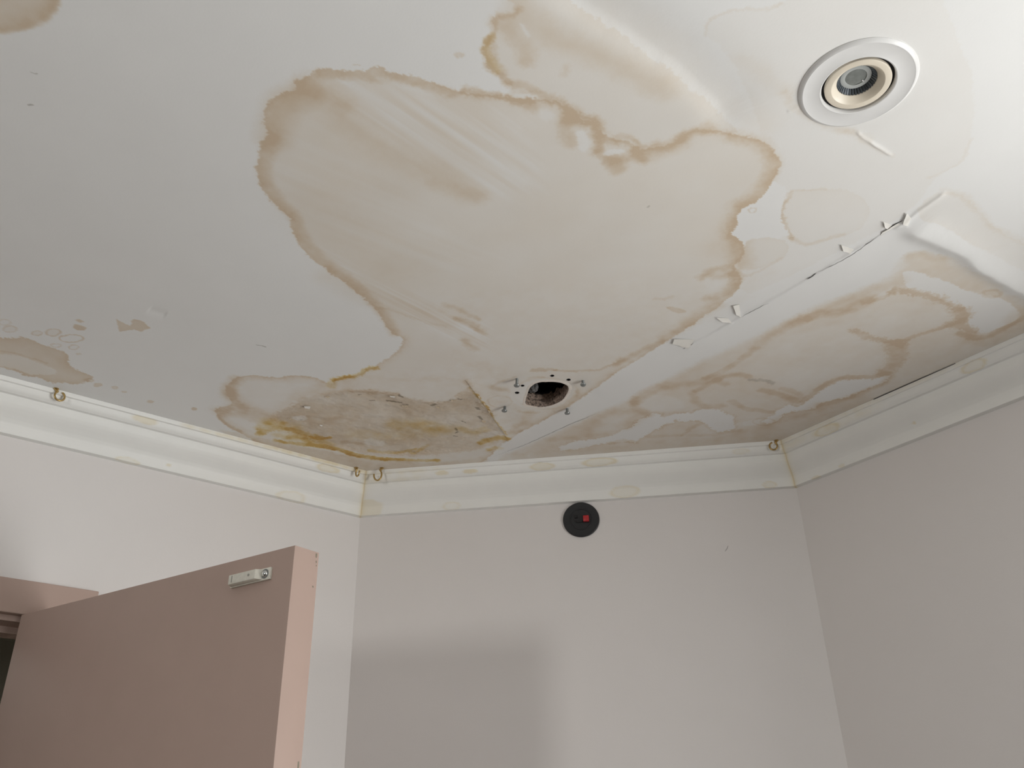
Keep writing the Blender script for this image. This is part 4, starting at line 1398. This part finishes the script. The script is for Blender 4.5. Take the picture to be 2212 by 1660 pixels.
# ------------------------------------------------------------------ black round fitting on the back wall
PX_, PZ_, PRAD = -0.0932, ZC + 0.7842, 0.0430
root = empty('wall_mount', (PX_, CB, PZ_))
tag(root, 'black round mounting plate with a red tab on the back wall', 'wall mount')
Mp = Matrix.Rotation(PI / 2, 4, 'X')          # lathe z -> towards the room (-y)


def P(bm):
    bmesh.ops.transform(bm, matrix=Mp, verts=bm.verts)


bm = bmesh.new()
add_lathe(bm, [(0.0425, 0.0), (PRAD, 0.0008), (PRAD, 0.0040), (0.0415, 0.0052), (0.0400, 0.0050), (0.0300, 0.0050), (0.0270, 0.0050), (0.0262, 0.0060), (0.0246, 0.0060), (0.0238, 0.0050), (0, 0.0050)], 128)
P(bm)
from_bm('base_plate', bm, M_black, root, 0.4)
bm = bmesh.new()
# curved slot below the middle
for k in range(14):
    a0, a1 = math.radians(200 + k * 9), math.radians(200 + (k + 1) * 9)
    ri, ro_ = 0.014, 0.0195
    add_prism(bm, [(ri * math.cos(a0) - 0.001, ri * math.sin(a0) * 0.62 + 0.004), (ro_ * math.cos(a0) - 0.001, ro_ * math.sin(a0) * 0.62 + 0.004), (ro_ * math.cos(a1) - 0.001, ro_ * math.sin(a1) * 0.62 + 0.004),
                   (ri * math.cos(a1) - 0.001, ri * math.sin(a1) * 0.62 + 0.004)], 0.0048, 0.0054)
P(bm)
from_bm('slot', bm, M_black2, root, shade=False)
bm = bmesh.new()
add_box(bm, -0.0155, -0.0080, 0.0030, 0.0115, 0.0048, 0.0085)
add_box(bm, -0.0120, 0.0035, -0.0085, -0.0040, 0.0048, 0.0075)
bevel(bm, 0.0008, 1)
P(bm)
from_bm('terminal', bm, M_black2, root, 0.5)
bm = bmesh.new()
add_box(bm, 0.0040, 0.0198, -0.0095, 0.0095, 0.0048, 0.0070)
bevel(bm, 0.0008, 1)
P(bm)
from_bm('tab_socket', bm, M_black2, root, 0.5)
bm = bmesh.new()
add_box(bm, 0.0050, 0.0188, -0.0080, 0.0062, 0.0060, 0.0140)
bevel(bm, 0.0012, 2)
P(bm)
from_bm('red_tab', bm, M_red, root, 0.5)['label'] = 'red tab'

# ------------------------------------------------------------------ brass hooks at the cornice
def hook(name, base, path, rz, label, r=0.0020):
    root = empty(name, base, rz)
    tag(root, label, 'hook', 'brass cup hooks along the cornice')
    bm = bmesh.new()
    add_lathe(bm, [(0.0052, 0.0003), (0.0054, -0.0008), (0.0040, -0.0020), (0.0022, -0.0034), (0, -0.0036)], 24)
    from_bm('collar', bm, M_brass, root, 0.6)
    bm = bmesh.new()
    add_tube(bm, path, r, 12)
    from_bm('hook_wire', bm, M_brass, root, 1.0)
    return root


def jpath(drop, w, end, n=26, start=0.0, tilt=0.0):
    """shank down then a J round to `end` degrees; opens towards -x"""
    pts = [(0, 0, 0.0), (0, 0, -0.003)]
    rad = w / 2
    hh = drop - 0.004
    for k in range(n + 1):
        a = math.radians(80) - math.radians(80 + end) * k / n
        pts.append((-rad + rad * math.cos(a) + rad * 0.17 - 0.17 * rad, tilt * k / n, -0.004 - hh / 2 + hh / 2 * math.sin(a)))
    pts[2] = (0.0, 0, -0.0045)
    return pts


def at_ceiling(x, y):
    q = on_ceiling([(x, y)])[0]
    return (q[0], q[1], ZT + relief_at(q[0], q[1]))


hook('cup_hook', at_ceiling(121.5, 840), jpath(0.0235, 0.0195, 250), 4.05, 'brass hook at the far left of the left cornice, beside the brown stain')
hook('cup_hook', at_ceiling(769.5, 1011), jpath(0.0245, 0.0150, 185), 2.45, 'brass hook on the left cornice right at the stained inside corner')
hook('cup_hook', at_ceiling(825, 1011.5), jpath(0.032, 0.0185, 190), 0.1, 'largest brass hook, on the back cornice just right of the stained left corner')
hook('cup_hook', at_ceiling(1677, 952), jpath(0.0225, 0.0175, 262), -0.15, 'brass hook at the right end of the back cornice')

# ------------------------------------------------------------------ screws left hanging round the hole
SCR = [((1117, 819), 0.0150, 'steel screw hanging upper left of the ceiling hole'),
       ((1090.5, 879), 0.0095, 'steel screw hanging lower left of the ceiling hole'),
       ((1225, 882.5), 0.0100, 'steel screw hanging lower right of the ceiling hole'),
       ((1259, 823.5), 0.0090, 'steel screw hanging upper right of the ceiling hole')]
for k, (pp, ln, lab) in enumerate(SCR):
    b0 = at_ceiling(*pp)
    root = empty('screw', b0)
    root.rotation_euler = (0.12 * (k % 2), -0.10 * (k - 1.5) * 0.5, k * 1.3)
    tag(root, lab, 'screw', 'screws hanging around the hole')
    bm = bmesh.new()
    pts = [(0.0029, 0.002)]
    nn_ = 9
    for i in range(nn_):
        z = -ln * i / nn_
        pts += [(0.0024, z), (0.0030, z - ln / nn_ * 0.5)]
    pts += [(0.0024, -ln)]
    add_lathe(bm, pts, 16)
    from_bm('shank', bm, M_steel, root, 0.6)
    bm = bmesh.new()
    add_lathe(bm, [(0.0, -ln + 0.0006), (0.0058, -ln + 0.0004), (0.0061, -ln - 0.0008), (0.0052, -ln - 0.0024), (0.0030, -ln - 0.0034), (0, -ln - 0.0036)], 28)
    from_bm('head', bm, M_steel, root, 0.6)
